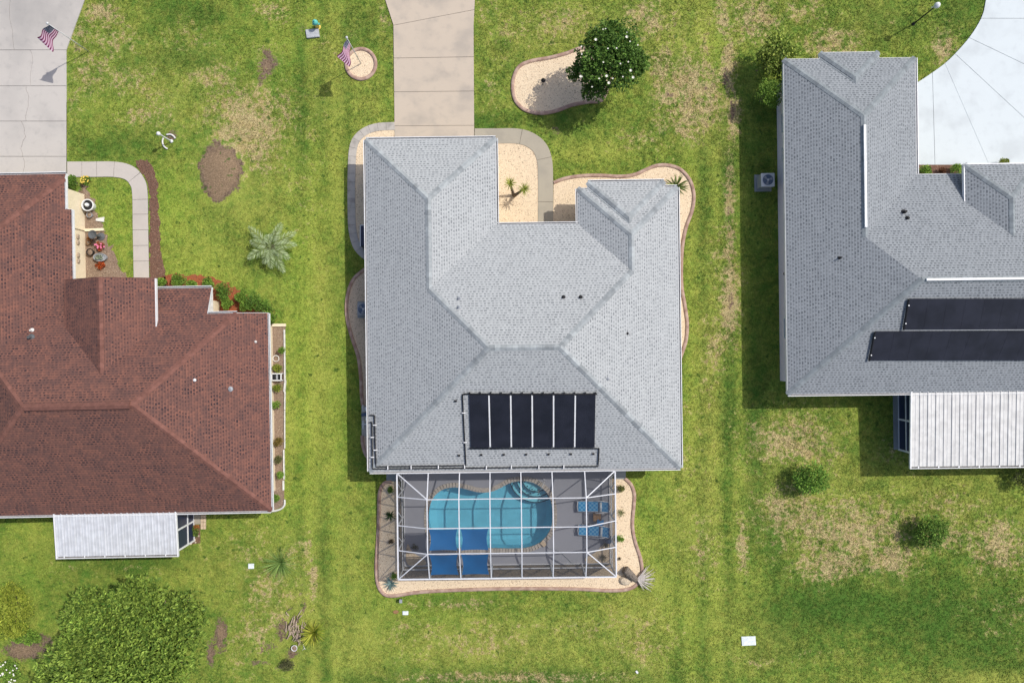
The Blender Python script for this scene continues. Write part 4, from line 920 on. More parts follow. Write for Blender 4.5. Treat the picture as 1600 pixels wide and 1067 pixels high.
blades('wispy clump of long dark grass near the white utility lid', 437, 880, 33, .7, 130, (.12, .24, .05), (.34, .48, .15), .03, 'grass_clump', 'grass clump', (.2, 1.3), .6)
bush('low scrubby bush at the end of the bare soil strip', 447, 1040, 14, .5, (.06, .075, .03), (.16, .16, .07), 500, .12, .3, 9)
# east wall bed
for x, y, r, c_, lb in ((440, 547, 6, MG, 'small plant beside the white hoop in the east bed'), (434, 576, 8, YG, 'yellowish bush just above the white framed box'), (434, 605, 8, YG, 'yellowish bush just below the white framed box'), (431, 632, 7, MG, 'green plant below the yellowish bush in the east bed'),
                        (434, 690, 9, ((.16,.12,.03),(.30,.22,.06)), 'rusty orange bush in the east bed'), (436, 718, 7, ((.07,.09,.03),(.2,.2,.08)), 'dull olive bush below the rusty one'), (438, 742, 6, BG, 'bright green plant near the lower end of the east bed'), (431, 778, 6, MG, 'small plant in the curled end of the east bed')):
    bush(lb, x, y, r, .6, *c_, 420, .09, .45, 8, name='plant', cat='plant')
# potted and courtyard plants
def pot(label, px, py, r, h, mat, soil='soil', name='flower_pot', white_ball=False):
    q = P(px, py, h*.8); t = thing(name, label, 'pot', (q.x, q.y, 0))
    MB().lathe((q.x, q.y, 0), [(r*.62, 0), (r*.7, h*.05), (r*.95, h*.8), (r*1.06, h*.85), (r*1.06, h), (r*.90, h), (r*.88, h*.7), (.005, h*.7)], 22).build('body', M[mat], t, False)
    MB().lathe((q.x, q.y, h*.80), [(r*.885, 0), (r*.5, .03), (.01, .05)], 16).build('soil', M[soil], t)
    if white_ball: MB().lathe((q.x, q.y, h*.82), [(.05, 0), (r*.32, .05), (r*.36, .16), (r*.22, .26), (.01, .3)], 14).build('ornament', M['white'], t, True)
    return t
pot('large round white planter with white ornament by the cream wall', 138, 321, .34, .5, 'white', 'black', white_ball=True)
pot('small dark ringed pot below the large white planter', 140, 336, .16, .25, 'grey_metal'); pot('small brown pot against the cream wall in the courtyard', 138, 379, .13, .25, 'wicker'); pot('dark pot left of the grey planter of succulents', 141, 394, .20, .3, 'black')
q = P(160, 343, 0); tag(MB().prism([Vector((q.x-.35, q.y-.10)), Vector((q.x+.10, q.y-.16)), Vector((q.x+.14, q.y+.14)), Vector((q.x-.35, q.y+.04))], 0, .08).build('splash_block', M['white_dirty'], org=(q.x, q.y, 0)), 'white splash block at the end of the downspout', 'splash block')
q = P(158, 370, 0); t = thing('bird_bath', 'dark grey bird bath standing in the courtyard mulch', 'bird bath', (q.x, q.y, 0))
MB().lathe((q.x, q.y, 0), [(.24, 0), (.24, .05), (.14, .10), (.09, .16)], 18).build('base', M['bath'], t); MB().lathe((q.x, q.y, .16), [(.09, 0), (.06, .2), (.07, .5), (.11, .6)], 14).build('column', M['bath'], t)
MB().lathe((q.x, q.y, .76), [(.11, 0), (.22, .06), (.26, .12), (.22, .11), (.1, .05), (.01, .05)], 20).build('bowl', M['bath'], t)
bush('orange flowering clump beside the bird bath', 143, 371, 8, .3, (.25, .11, .04), (.42, .17, .05), 300, .08, .5, 6, name='flower_clump', cat='flowers')
bush('red flowering clump with pink blossom in the courtyard', 157, 385, 10, .35, (.30, .07, .03), (.45, .12, .05), 420, .08, .5, 8, name='flower_clump', cat='flowers', flowers=(9, 'pink', .08))
bush('bright red clump lowest in the courtyard bed', 157, 415, 10, .3, (.42, .07, .02), (.52, .12, .03), 420, .08, .5, 8, name='flower_clump', cat='flowers')
q = P(156, 402, .3); t = thing('planter', 'oval grey planter filled with pale succulents', 'planter', (q.x, q.y, 0)); MB().lathe((q.x, q.y, 0), [(.30, 0), (.36, .1), (.40, .32), (.34, .32), (.33, .26)], 22, 1, .62).build('tub', M['grey_metal'], t)
leaf_obj('succulents', lobed_cloud((q.x, q.y, .36), (.30, .18, .12), 260, 8, .09, .5, (.30, .36, .28), (.50, .55, .40), 5), t)
# garden palmetto on the lawn
q = P(418, 383, 1.0); t = thing('palm', 'silvery green young palm growing alone on the left lawn', 'palm', (q.x, q.y, 0)); MB().lathe((q.x, q.y, -.05), [(.16, 0), (.14, .3), (.10, .55), (.04, .62)], 10).build('trunk', M['bark'], t)
for i, (az, L) in enumerate(((138, 1.42), (168, 1.0), (58, 1.40), (28, 1.45), (2, 1.40), (-32, 1.35), (-62, 1.50), (-85, 1.15), (212, 1.30), (250, .9), (100, .55))):
    frond(t, (q.x, q.y, .55), math.radians(az), L*1.24, .34+.10*(i % 3), .28, (.22, .31, .10), (.52, .60, .38), 46, .42, .028, .25)
# twin headed yucca
q = P(803, 306, 0); t = thing('yucca', 'twin headed yucca casting shadow on the gravel by the garage', 'yucca', (q.x, q.y, 0)); tr = MB()
heads = [P(797, 287, 1.35), P(819, 296, 1.45), P(786, 304, .9)]
for hd_ in heads[:2]: tr.tube([(q.x, q.y, -.05), (q.x+(hd_.x-q.x)*.35, q.y+(hd_.y-q.y)*.35, .5), tuple(hd_)], [.11, .085, .065], 8)
tr.build('trunk', M['bark'], t, True)
for hd_ in heads[:2]: blades('', 0, 0, 12, .5, 34, (.15, .21, .02), (.44, .46, .12), .055, parent=t, pos3=(hd_.x, hd_.y, hd_.z-.05), up=(-.2, 1.3), curve=.5)
t_ = blades('fan palm at the front right corner of the grey roof', 1058, 290, 22, .9, 34, (.08, .14, .03), (.25, .31, .10), .10, 'fan_palm', 'palm', (.35, 1.25), .5)
# plants of the pool bed
blades('dark spiky sago plant on the left gravel of the pool cage', 609, 806, 11, .5, 15, (.015, .04, .01), (.05, .10, .03), .08, 'sago_palm', 'plant', (.2, .9), .4)
bush('dark green tuft at the upper left of the pool gravel', 611, 765, 6, .4, *DG, 350, .09, .35, 7, name='plant', cat='plant'); bush('small withered plant on the left pool gravel', 611, 845, 4, .3, (.10, .07, .04), (.2, .14, .07), 160, .09, .3, 5, name='plant', cat='plant')
blades('blue grey agave at the lower left corner of the pool cage', 610, 912, 13, .5, 20, (.10, .17, .16), (.26, .36, .34), .10, 'agave', 'agave', (.2, 1.0), .45)
bush('dark tuft behind the blue agave at the cage corner', 617, 899, 6, .4, *DG, 300, .1, .3, 6, name='plant', cat='plant')
bush('round brown green plant at the top of the right pool gravel', 969.5, 763, 6, .4, (.07, .08, .02), (.20, .21, .06), 380, .09, .4, 7, name='plant', cat='plant')
blades('pale spiky bromeliad midway along the right pool gravel', 971, 801, 8, .35, 22, (.16, .17, .06), (.36, .36, .20), .05, 'bromeliad', 'plant', (.2, 1.1), .4)
bush('round green plant low on the right pool gravel', 969.5, 842, 5.5, .4, *BG, 380, .09, .4, 7, name='plant', cat='plant')
bush('tiny dry plant under the right green plant', 968, 872, 2.5, .2, (.08, .06, .03), (.16, .12, .06), 90, .07, .3, 4, name='plant', cat='plant')
# palm log, boulder and dry fronds at the bed corner
a = P(976, 889, .35); b_ = P(994, 906, .2); t = thing('palm_log', 'short dark palm log lying at the corner of the pool bed', 'log', (a.x, a.y, 0)); mid = a.lerp(b_, .5)
MB().tube([a+Vector((0,0,.0)), a.lerp(b_, .06), mid+Vector((0,0,.03)), b_], [.22, .26, .24, .17], 14).build('trunk', M['log'], t, True)
for i in range(4): c_ = a.lerp(b_, .15+.22*i); MB().tube([c_, c_+(b_-a).normalized()*.05], [.265-.02*i, .24-.02*i], 14).build('bark_ring', M['deadwood'], t)
q = P(977, 907, .1); tag(MB().lathe((q.x, q.y, -.03), [(.34, 0), (.36, .1), (.26, .22), (.08, .27), (.01, .27)], 12, 1.05, .8).build('boulder', M['stone'], org=(q.x, q.y, 0)), 'pale beige boulder beside the palm log', 'boulder')
for lb, az0, az1, px_, py_ in (('fan of dry grey palm fronds beyond the kerb corner', -55, 50, 995, 904),):
    q = P(px_, py_, .2); t = thing('dry_fronds', lb, 'palm fronds', (q.x, q.y, 0))
    for i in range(26):
        az = math.radians(az0+(az1-az0)*i/25+random.uniform(-4, 4)); L = random.uniform(.75, 1.2); d = Vector((math.cos(az), math.sin(az), 0)); z0 = .22
        MB().tube([(q.x, q.y, z0), tuple(Vector((q.x, q.y, z0+.05))+d*L*.5), tuple(Vector((q.x, q.y, .04+random.random()*.1))+d*L)], [.02, .028, .008], 4).build('dry_leaf', M['dry_frond'], t)
# pile of palm boots / split logs
t0 = P(462, 985, 0); t = thing('branch_pile', 'pile of pale dead palm branches on the lower left lawn', 'branches', (t0.x, t0.y, 0))
for i in range(54):
    cx_, cy_ = random.gauss(461, 7.5), random.gauss(983, 11); q = P(cx_, cy_, 0); a = random.gauss(1.45, .38); L = random.uniform(.3, .75); d = Vector((math.cos(a), math.sin(a), 0))*L/2; zz = .03+random.random()*.16
    MB().tube([q-d+Vector((0,0,zz)), q+Vector((0,0,zz+.03)), q+d+Vector((0,0,zz*.7))], [.022, .035, .018], 5).build('branch', M['deadwood'] if i % 5 else M['bark'], t)
pot('white ring shaped pot below the branch pile', 460, 1012, .17, .22, 'white', 'soil')
q = P(476, 1012, 0); t = thing('forked_stick', 'small forked white stick beside the yellow green clump', 'stick', (q.x, q.y, 0)); MB().tube([(q.x-.08, q.y+.25, .04), (q.x, q.y, .05), (q.x-.12, q.y-.1, .04)], .015, 5).tube([(q.x, q.y, .05), (q.x+.06, q.y-.04, .05)], .02, 5).build('stick', M['white_dirty'], t)

# ------------------------------------------------------------------ lamps, flags, hydrant, lids
def flagpole(label, bx, by, h, az, seed):
    q = P(bx, by, 0); t = thing('flagpole', label, 'flagpole', (q.x, q.y, 0))
    MB().tube([(q.x, q.y, -.1), (q.x, q.y, h*.5), (q.x, q.y, h)], [.03, .026, .02], 10).build('pole', M['light_metal'], t, True)
    MB().lathe((q.x, q.y, h), [(.02, 0), (.06, .03), (.075, .075), (.06, .12), (.005, .15)], 12).build('finial', M['light_metal'], t, True)
    nu, nv_ = 26, 14; vs = []; fs = []; d = Vector((math.cos(az), math.sin(az), 0)); sd = Vector((-d.y, d.x, 0)); hoist = .80; fly = 1.15
    for i in range(nu+1):
        u = i/nu
        for j in range(nv_+1):
            v = j/nv_; x = fly*u*(.86+.05*v); wv = .09*u*math.sin(u*8+seed+v*1.2)
            vs.append(Vector((q.x, q.y, 0))+d*(x+.02)+sd*(wv+.55*u*(1-v))+Vector((0, 0, h-.10-hoist*(1-v)*(1-.15*u)-.55*u*u*.7-.06*math.sin(u*9+v*2)*u)))
    for i in range(nu):
        for j in range(nv_): a = i*(nv_+1)+j; fs.append((a, a+nv_+1, a+nv_+2, a+1))
    o = MB().faces(vs, fs).build('flag', M['flag'], t, True); uvl = o.data.uv_layers.new(name='UVMap')
    for lp in o.data.loops: i, j = divmod(lp.vertex_index, nv_+1); uvl.data[lp.index].uv = (i/nu, j/nv_)
flagpole('thin flagpole with striped flag beside the stained left driveway', 138, 80.5, 3.62, math.radians(212), 0.4)
flagpole('thin flagpole with striped flag in the round gravel bed', 564, 100, 3.55, math.radians(236), 2.0)
def lamp(label, bx, by, h, dark_pole=True, k=1.0, name='lamp_post'):
    q = P(bx, by, 0); t = thing(name, label, 'lamp post', (q.x, q.y, 0)); MB().lathe((q.x, q.y, -.05), [(.10, 0), (.10, .1), (.05, .16), (.04, .3), (.035, h-.25), (.06, h-.22), (.06, h-.18)], 12).build('pole', M['black'] if dark_pole else M['white'], t)
    MB().lathe((q.x, q.y, h-.18), [(.05*k, 0), (.13*k, .05*k), (.17*k, .18*k), (.13*k, .30*k), (.02*k, .36*k)], 16).build('globe', M['white'], t, True)
    MB().bar((q.x-.2, q.y-.02, h-.2), (q.x+.02, q.y, h-.2), .04, .05).build('crossarm', M['white_dirty'], t); return t
lamp('black lamp post with white globe on the upper right lawn', 1427, 38, 2.35)
lamp('white post lamp standing inside a broken white ring on the left lawn', 268, 221, 1.6, False, .7)
q = P(265, 222, 0); t = thing('ring_edging', 'broken white ring edging round the left post lamp', 'edging', (q.x, q.y, 0))
for a0, a1 in ((25, 115), (150, 255)):
    MB().tube([(q.x+.40*math.cos(math.radians(a)), q.y+.44*math.sin(math.radians(a)), .05) for a in np.linspace(a0, a1, 12)], .05, 8).build('edging_piece', M['white_dirty'], t, True)
q = P(848, 133, 0); t = thing('path_light', 'small black path light on the magnolia gravel', 'path light', (q.x, q.y, 0)); MB().tube([(q.x, q.y, -.05), (q.x, q.y, .75)], .025, 8).build('stake', M['black'], t); MB().lathe((q.x, q.y, .68), [(.05, 0), (.14, .04), (.12, .1), (.03, .2), (.005, .24)], 12).build('lamp_head', M['black'], t)
q = P(497, 43, 0); t = thing('fire_hydrant', 'fire hydrant with teal cap and yellow barrel at the top lawn', 'hydrant', (q.x, q.y, 0))
MB().lathe((q.x, q.y, -.05), [(.17, 0), (.17, .08), (.12, .1), (.12, .55), (.15, .57), (.15, .62)], 16).build('barrel', M['yellow'], t); MB().lathe((q.x, q.y, .57), [(.16, 0), (.17, .05), (.15, .15), (.09, .23), (.04, .25), (.04, .31), (.005, .32)], 16).build('bonnet', M['teal'], t, True)
for a in (0, 1.57, 3.14): MB().tube([(q.x+.1*math.cos(a), q.y+.1*math.sin(a), .42), (q.x+.21*math.cos(a), q.y+.21*math.sin(a), .42)], .065, 10).build('nozzle', M['teal'], t)
def lid(label, pts, mat, h=.05, name='utility_lid'):
    g_ = G(pts); c_ = sum(g_, Vector((0, 0)))/len(g_); t = thing(name, label, 'utility box', (c_.x, c_.y, 0)); MB().prism(g_, -.05, h).build('box', M[mat], t, bevel=.015)
    ins = [c_+(p-c_)*.82 for p in g_]; MB().prism(ins, h-.02, h+.008).build('cover', M[mat], t); return t
lid('grey rectangular utility box beside the fire hydrant', [(478,48),(498,46),(500,59),(480,61)], 'lid', .12)
lid('small white utility lid near the wispy grass clump', [(388,880),(397,880),(397,888),(388,888)], 'lid_white')
lid('large white utility lid on the dark lower right lawn', [(1158,994),(1180,993),(1181,1007),(1159,1008)], 'lid_white')
lid('white utility lid on the lawn below the pool cage', [(629,954),(638,954),(638,960),(629,960)], 'lid_white')
q = P(618.5, 955.5, 0); tag(MB().lathe((q.x, q.y, -.05), [(.17, 0), (.17, .08), (.13, .09), (.12, .06), (.01, .06)], 16, 1, .65).build('valve_cover', M['wicker'], org=(q.x, q.y, 0)), 'round brown valve cover beside the white lid', 'valve cover')
q = P(627, 937, .2); t = thing('path_light', 'dark path light outside the lower left kerb of the pool bed', 'path light', (q.x, q.y, 0)); MB().tube([(q.x, q.y, -.05), (q.x, q.y, .35)], .03, 8).build('stake', M['black'], t); MB().box((q.x, q.y, .38), (.16, .2, .10)).build('lamp_head', M['grey_metal'], t)
q = P(995, 1049, 0); tag(MB().box((q.x, q.y, .03), (.12, .18, .06), .6).build('paper_scrap', M['white'], org=(q.x, q.y, 0), bevel=.01), 'tiny white scrap on the grass at the bottom edge', 'scrap')

# ------------------------------------------------------------------ air conditioners, side equipment
def ac(label, px, py, rz, half=.40, h=.85, m1='light_metal'):
    q = P(px, py, h); t = thing('air_conditioner', label, 'air conditioner', (q.x, q.y, 0)); MB().box((q.x, q.y, .03), (1.0, 1.0, .1), rz).build('base_pad', M['conc_pad'], t)
    MB().box((q.x, q.y, h/2+.05), (half*1.9, half*1.9, h-.08), rz).build('cabinet', M['grey_metal'], t, bevel=.03); MB().box((q.x, q.y, h+.02), (half*2, half*2, .05), rz).build('top_panel', M[m1], t, bevel=.03)
    MB().lathe((q.x, q.y, h+.04), [(.31, 0), (.31, .012), (.01, .012)], 24).build('fan_well', M['bluefan'], t)
    f = MB()
    for i in range(3): a = i*2.094; f.slab4([(q.x, q.y, h+.066), (q.x+.28*math.cos(a), q.y+.28*math.sin(a), h+.062), (q.x+.28*math.cos(a+.6), q.y+.28*math.sin(a+.6), h+.068), (q.x+.06*math.cos(a+1), q.y+.06*math.sin(a+1), h+.068)], .004)
    f.build('fan_blade', M['grey_metal'], t); gr = MB()
    for rr_ in (.10, .17, .24, .31): gr.tube([(q.x+rr_*math.cos(k*math.pi/12), q.y+rr_*math.sin(k*math.pi/12), h+.085) for k in range(25)], .005, 4)
    gr.build('fan_grille', M['grey_metal'], t); MB().lathe((q.x, q.y, h+.07), [(.06, 0), (.06, .02), (.01, .025)], 12).build('hub', M['light_metal'], t)
ac('white air conditioner unit in the shade of the lilac wall', 1199.5, 281.5, .02); ac('blue grey air conditioner half under the left eave of the central house', 568, 483, 0, .36, .75, 'grey_metal')
q0 = P(563, 352, .75); q1 = P(563, 385, .75); xo = -8.05; t = thing('trash_bin_shelter', 'dark topped open box with white rim by the left eave', 'storage box', (q0.x+.3, (q0.y+q1.y)/2, 0))
yc = (q0.y+q1.y)/2; ly = abs(q0.y-q1.y); MB().box((q0.x+.42, yc, .35), (.84, ly, .70)).build('body', M['dark'], t); MB().box((q0.x+.42, yc, .72), (.78, ly-.06, .04)).build('cover', M['navy'], t)
f = MB(); f.bar((q0.x, yc-ly/2, .74), (q0.x, yc+ly/2, .74), .05, .06); f.bar((q0.x, yc+ly/2, .74), (q0.x+.8, yc+ly/2, .74), .05, .06); f.build('rim', M['white'], t)
q = P(571, 655, .5); t = thing('pool_pump', 'pool pump and white pipes by the lower left eave', 'pool pump', (q.x, q.y, 0))
MB().tube([(q.x-.25, q.y+.25, .35), (q.x+.25, q.y+.32, .40)], .10, 12).build('motor', M['bluefan'], t, True); MB().lathe((q.x+.3, q.y+.05, .05), [(.2, 0), (.24, .2), (.24, .75), (.14, .9), (.02, .92)], 16).build('filter', M['lid_white'], t, True)
pp = MB(); pp.tube([(q.x-.2, q.y+.85, .25), (q.x-.2, q.y+.45, .25), (q.x+.1, q.y+.45, .25), (q.x+.1, q.y+.85, .25)], .03, 8); pp.tube([(q.x-.18, q.y-.1, .3), (q.x-.18, q.y-.6, .3)], .035, 8); pp.tube([(q.x-.25, q.y-.32, .3), (q.x+.2, q.y-.32, .3)], .035, 8); pp.build('pipe', M['white'], t, True)
MB().box((q.x+.05, q.y+.62, .5), (.14, .2, .3)).build('timer_box', M['white'], t)
# east bed edging, hoop, framed box of the brown house
q = P(445, 640, 0); t = thing('garden_edging', 'broken white edging boards along the east bed', 'edging', (q.x, q.y, 0))
for a, b_, wd in (((426,508),(447,508),.17),((445,515),(446,598),.07),((446.5,594),(445,612),.10),((446,612),(445.5,640),.06),((445.5,641),(445.5,700),.05),((444,702),(444.5,748),.07),((443.5,750),(443.5,765),.08)):
    MB().bar(P(*a)+Vector((0,0,.06)), P(*b_)+Vector((0,0,.06)), wd, .13).build('board', M['cream'] if wd > .15 else M['white_dirty'], t)
MB().tube([tuple(p)+(.05,) for p in smooth_curve(G([(445,780),(445,788),(440,794),(432,797),(425,798)]), False, 5)], .06, 8).build('board', M['white_dirty'], t, True)
q = P(432, 560, 0); tag(MB().tube([(q.x+.18*math.cos(a*math.pi/10), q.y+.18*math.sin(a*math.pi/10), .1) for a in range(21)], .025, 8).build('hoop', M['white_dirty'], org=(q.x, q.y, 0)), 'white hoop lying in the east bed', 'hoop')
q = P(432, 589, .4); t = thing('framed_box', 'white framed box with dark inside against the east wall', 'box', (q.x, q.y, 0)); f = MB()
for a, b_ in (((-.28,-.2),(.28,-.2)),((-.28,.2),(.28,.2)),((-.28,-.2),(-.28,.2)),((.28,-.2),(.28,.2))): f.bar((q.x+a[0], q.y+a[1], .42), (q.x+b_[0], q.y+b_[1], .42), .06, .06)
for sx in (-.28, .28):
    for sy in (-.2, .2): f.bar((q.x+sx, q.y+sy, 0), (q.x+sx, q.y+sy, .4), .05, .05)
f.build('frame', M['white'], t); MB().box((q.x, q.y, .2), (.5, .34, .3)).build('bin', M['dark'], t); MB().box((q.x+.02, q.y, .37), (.1, .28, .05)).build('divider', M['grey_metal'], t)

# ------------------------------------------------------------------ pan roofed porches
def porch(name, label, th, x0, x1, y0, y1, z_hi, z_lo, pm, pitch, wall_in, screens):
    c = ((x0+x1)/2, (y0+y1)/2); t = thing(name, label, 'porch', W(c[0], c[1], th), th, org=(c[0], c[1], 0)); k = max(1, round((x1-x0)/pitch)); wd = (x1-x0)/k
    mb = MB(); hw = wd/2
    prof = [(-hw+.002, .0), (-hw+.002, .05), (-hw+.045, .05), (-hw+.06, .012), (-hw*.1, .012), (-hw*.1+.02, .026), (hw*.1, .026), (hw*.1+.02, .012), (hw-.002, .012), (hw-.002, 0)]
    vs = [(x, y1-c[1], z+z_hi) for x, z in prof]+[(x, y0-c[1], z+z_lo) for x, z in prof]; n_ = len(prof); mb.faces(vs, [(i, i+n_, i+1+n_, i+1) for i in range(n_-1)]+[tuple(range(n_)), tuple(range(2*n_-1, n_-1, -1))])
    me = mesh_only(mb, 'roof_pan', M[pm])
    for i in range(k): inst(me, 'roof_pan', t, (x0+wd*(i+.5), c[1], random.uniform(-.003, .003)))
    g = MB(); g.bar((x0-.02, y0-.10, z_lo-.02), (x1, y0-.10, z_lo-.02), .035, .14); g.bar((x0-.035, y0-.12, z_lo-.005), (x0-.035, y1, z_hi-.005), .07, .13)
    if x1 < 20: g.bar((x1+.035, y0-.12, z_lo-.005), (x1+.035, y1, z_hi-.005), .07, .13)
    g.build('edge_trim', M['white'], t); MB().bar((x0, y0-.045, z_lo-.08), (x1, y0-.045, z_lo-.08), .09, .02).build('gutter_trough', M['gutter_in'], t)
    st = MB(); s_ = x0+.4
    while s_ < x1: st.bar((s_, y0-.11, z_lo+.045), (s_, y0+.04, z_lo+.045), .06, .014); s_ += 1.15
    st.build('gutter_strap', M['white'], t)
    wx0, wx1, wy0 = wall_in; pst = []; zt = z_lo-.06
    for px_ in np.linspace(wx0, wx1, max(2, int((wx1-wx0)/1.6)+1)): pst.append((px_, wy0))
    for side in (wx0, wx1):
        for py_ in (wy0+(y1-wy0)*.5, y1-.1): pst.append((side, py_))
    for a in pst: MB().box((a[0], a[1], zt/2), (.10, .10, zt)).build('post', M['white'], t)
    for za in (.06, .85, zt-.05):
        r_ = MB(); r_.bar((wx0+.05, wy0, za), (wx1-.05, wy0, za), .07, .08); r_.bar((wx0, wy0+.05, za), (wx0, y1-.1, za), .07, .08); r_.bar((wx1, wy0+.05, za), (wx1, y1-.1, za), .07, .08); r_.build('rail', M['white'], t)
    for xa, ya, xb, yb in ((wx0, wy0, wx1, wy0), (wx0, wy0, wx0, y1-.1), (wx1, wy0, wx1, y1-.1)):
        MB().poly([(xa, ya, .1), (xb, yb, .1), (xb, yb, zt), (xa, ya, zt)]).build('screen_panel', M['navy'] if screens else M['screen_wall'], t)
    MB().box((c[0], (wy0+y1)/2, .03), (wx1-wx0+.2, y1-wy0, .06)).build('floor_slab', M['conc_pad'], t); return t
a = Lc(86, 803, 2.5, TH['left']); b_ = Lc(274, 800, 2.5, TH['left']); c_ = Lc(182, 867.5, 2.32, TH['left'])
porch('porch_roof', 'pale corrugated porch roof attached below the brown roof', TH['left'], a.x, b_.x, c_.y, -9.28+.06, ZE-.03, 2.34, 'pan_blue', .34, (a.x+.2, b_.x-.1, c_.y+.15), True)
a = Lc(1424, 680, 2.45, TH['right']); c_ = Lc(1510, 728, 2.35, TH['right'])
porch('porch_roof', 'white ribbed lanai roof attached below the dark grey roof', TH['right'], a.x, 33.0, c_.y, -3.17+.06, ZE-.03, 2.36, 'pan', .46, (a.x+.62, 32.8, c_.y+.62), True)
# side door landing beside the left porch
th = TH['left']; q = P(302, 812, 0); t = thing('door_landing', 'small concrete landing edged with beige bricks beside the pale porch', 'landing', (q.x, q.y, 0), kind='structure')
MB().prism(G([(286,799),(313.5,798),(314,818),(287,819)]), -.03, .09).build('slab', M['conc_walk'], t); BLOCK.append(G([(286,799),(322,798),(322,824),(287,824)]))
bk = mesh_only(MB().box((0, 0, 0), (.135, .20, .10)), 'brick', M['brick_pv'])
for i in range(5):
    for j in range(2): q_ = P(316.2+j*4.2, 801+i*5.6, 0); inst(bk, 'brick', t, (q_.x, q_.y, .03), .02+random.uniform(-.03, .03))
q = P(307, 830, 0); t = thing('flower_bed', 'small bed of orange flowers and pale stones by the pale porch', 'flower bed', (q.x, q.y, 0)); MB().prism(G([(294,820),(313,820),(313,848),(296,850)]), -.02, .02).build('soil', M['mulch'], t)
leaf_obj('plants', lobed_cloud((q.x, q.y+.05, .15), (.28, .42, .18), 380, 12, .10, .4, (.05, .11, .02), (.18, .24, .05), 9)+lobed_cloud((q.x+.1, q.y+.3, .18), (.2, .2, .12), 120, 6, .08, .5, (.35, .13, .04), (.45, .20, .06), 10), t)
for i in range(9): q_ = P(random.uniform(296, 312), random.uniform(833, 850), 0); MB().lathe((q_.x, q_.y, 0), [(.06, 0), (.06, .04), (.02, .08)], 7).build('stone', M['stone'], t)
tag(MB().bar(P(281,852)+Vector((0,0,.05)), P(296,849)+Vector((0,0,.05)), .10, .10).build('edging_board', M['cream'], org=P(288, 850)), 'short cream edging board at the foot of the pale porch', 'edging')
q = P(284, 826, .7); t = thing('storage_bench', 'white storage bench against the side of the pale porch', 'bench', (q.x, q.y, 0)); MB().box((q.x+.05, q.y, .3), (.34, .75, .6)).build('body', M['light_metal'], t); MB().box((q.x+.05, q.y, .63), (.38, .8, .05)).build('lid', M['white'], t, bevel=.01)

# ------------------------------------------------------------------ solar pool heater on the main roof
t = thing('solar_heater', 'six black solar pool heating mats on the rear roof slope', 'solar panels', W(1.0, -4.5, TH['main'], 4.0), TH['main'], org=(1.0, -4.5, 4.0))
xt = [731.5, 764, 798, 831.5, 865, 899, 932]; xb = [734, 766, 799, 832, 865, 898, 930.5]
for i in range(6):
    g_ = 1.4; c4 = [main.at(xt[i]+g_, 617, .09), main.at(xb[i]+g_, 699, .09), main.at(xb[i+1]-g_, 699, .09), main.at(xt[i+1]-g_, 617, .09)]
    o = MB().slab4(c4, .05).build('panel', M['solar'], t)
    r_ = MB()
    for k in range(1, 9): u = k/9; r_.bar(c4[0].lerp(c4[3], u)+Vector((0,0,.004)), c4[1].lerp(c4[2], u)+Vector((0,0,.004)), .018, .012)
    r_.build('tube_rib', M['solar'], o)
for i in range(1, 6):
    MB().bar(main.at(xt[i], 618, .06), main.at(xb[i], 698, .06), .075, .03).build('spacer_strip', M['white'], t)
MB().tube([main.at(x, 615.5, .1) for x in (724, 790, 860, 933)], .035, 8).build('header_pipe', M['pipe'], t, True); MB().tube([main.at(x, 700.5, .1) for x in (733, 800, 870, 936)], .035, 8).build('header_pipe', M['pipe'], t, True)
for k in range(13): q = main.at(734+16.4*k, 613.8, .1); MB().box(q, (.07, .10, .07)).build('clamp', M['pipe'], t)
for k, x in enumerate((712, 717)): q = main.at(x, (626.5, 711.5)[k], .05); MB().box(q, (.14, .09, .07)).build('clamp', M['pipe'], t)
for k in range(6): q = main.at(752+35*k, 710.5-.3*k, .05); MB().box(q, (.13, .09, .07)).build('clamp', M['pipe'], t)
for pts in (((575.5,648.5),(585,649),(586,690),(587.5,729),(650,728.3),(728,727),(725,670),(722.5,617),(727,615.8)), ((575,659.5),(581,659.8),(581.5,700),(582,732.5),(700,731.4),(820,730),(934.5,728.5),(936,701))):
    fine_p = []
    for a, b_ in zip(pts[:-1], pts[1:]):
        for k in range(6): u = k/6; fine_p.append(main.at(max(577.5, a[0]+(b_[0]-a[0])*u), a[1]+(b_[1]-a[1])*u, .07))
    fine_p.append(main.at(*pts[-1], .07)); MB().tube(fine_p, .034, 8).build('feed_pipe', M['pipe'], t, True)
for x, y in ((606,730.5),(642.5,730),(685,729.5),(726,729),(760,730),(799,729.5),(842,729.5),(881,729),(582,683),(585.5,664),(586.5,703),(582,714),(724.5,645),(727,691)):
    q = main.at(x, y, .09); MB().box(q, (.05, .19, .10) if y > 720 else (.19, .05, .10)).build('pipe_strap', M['white'], t)
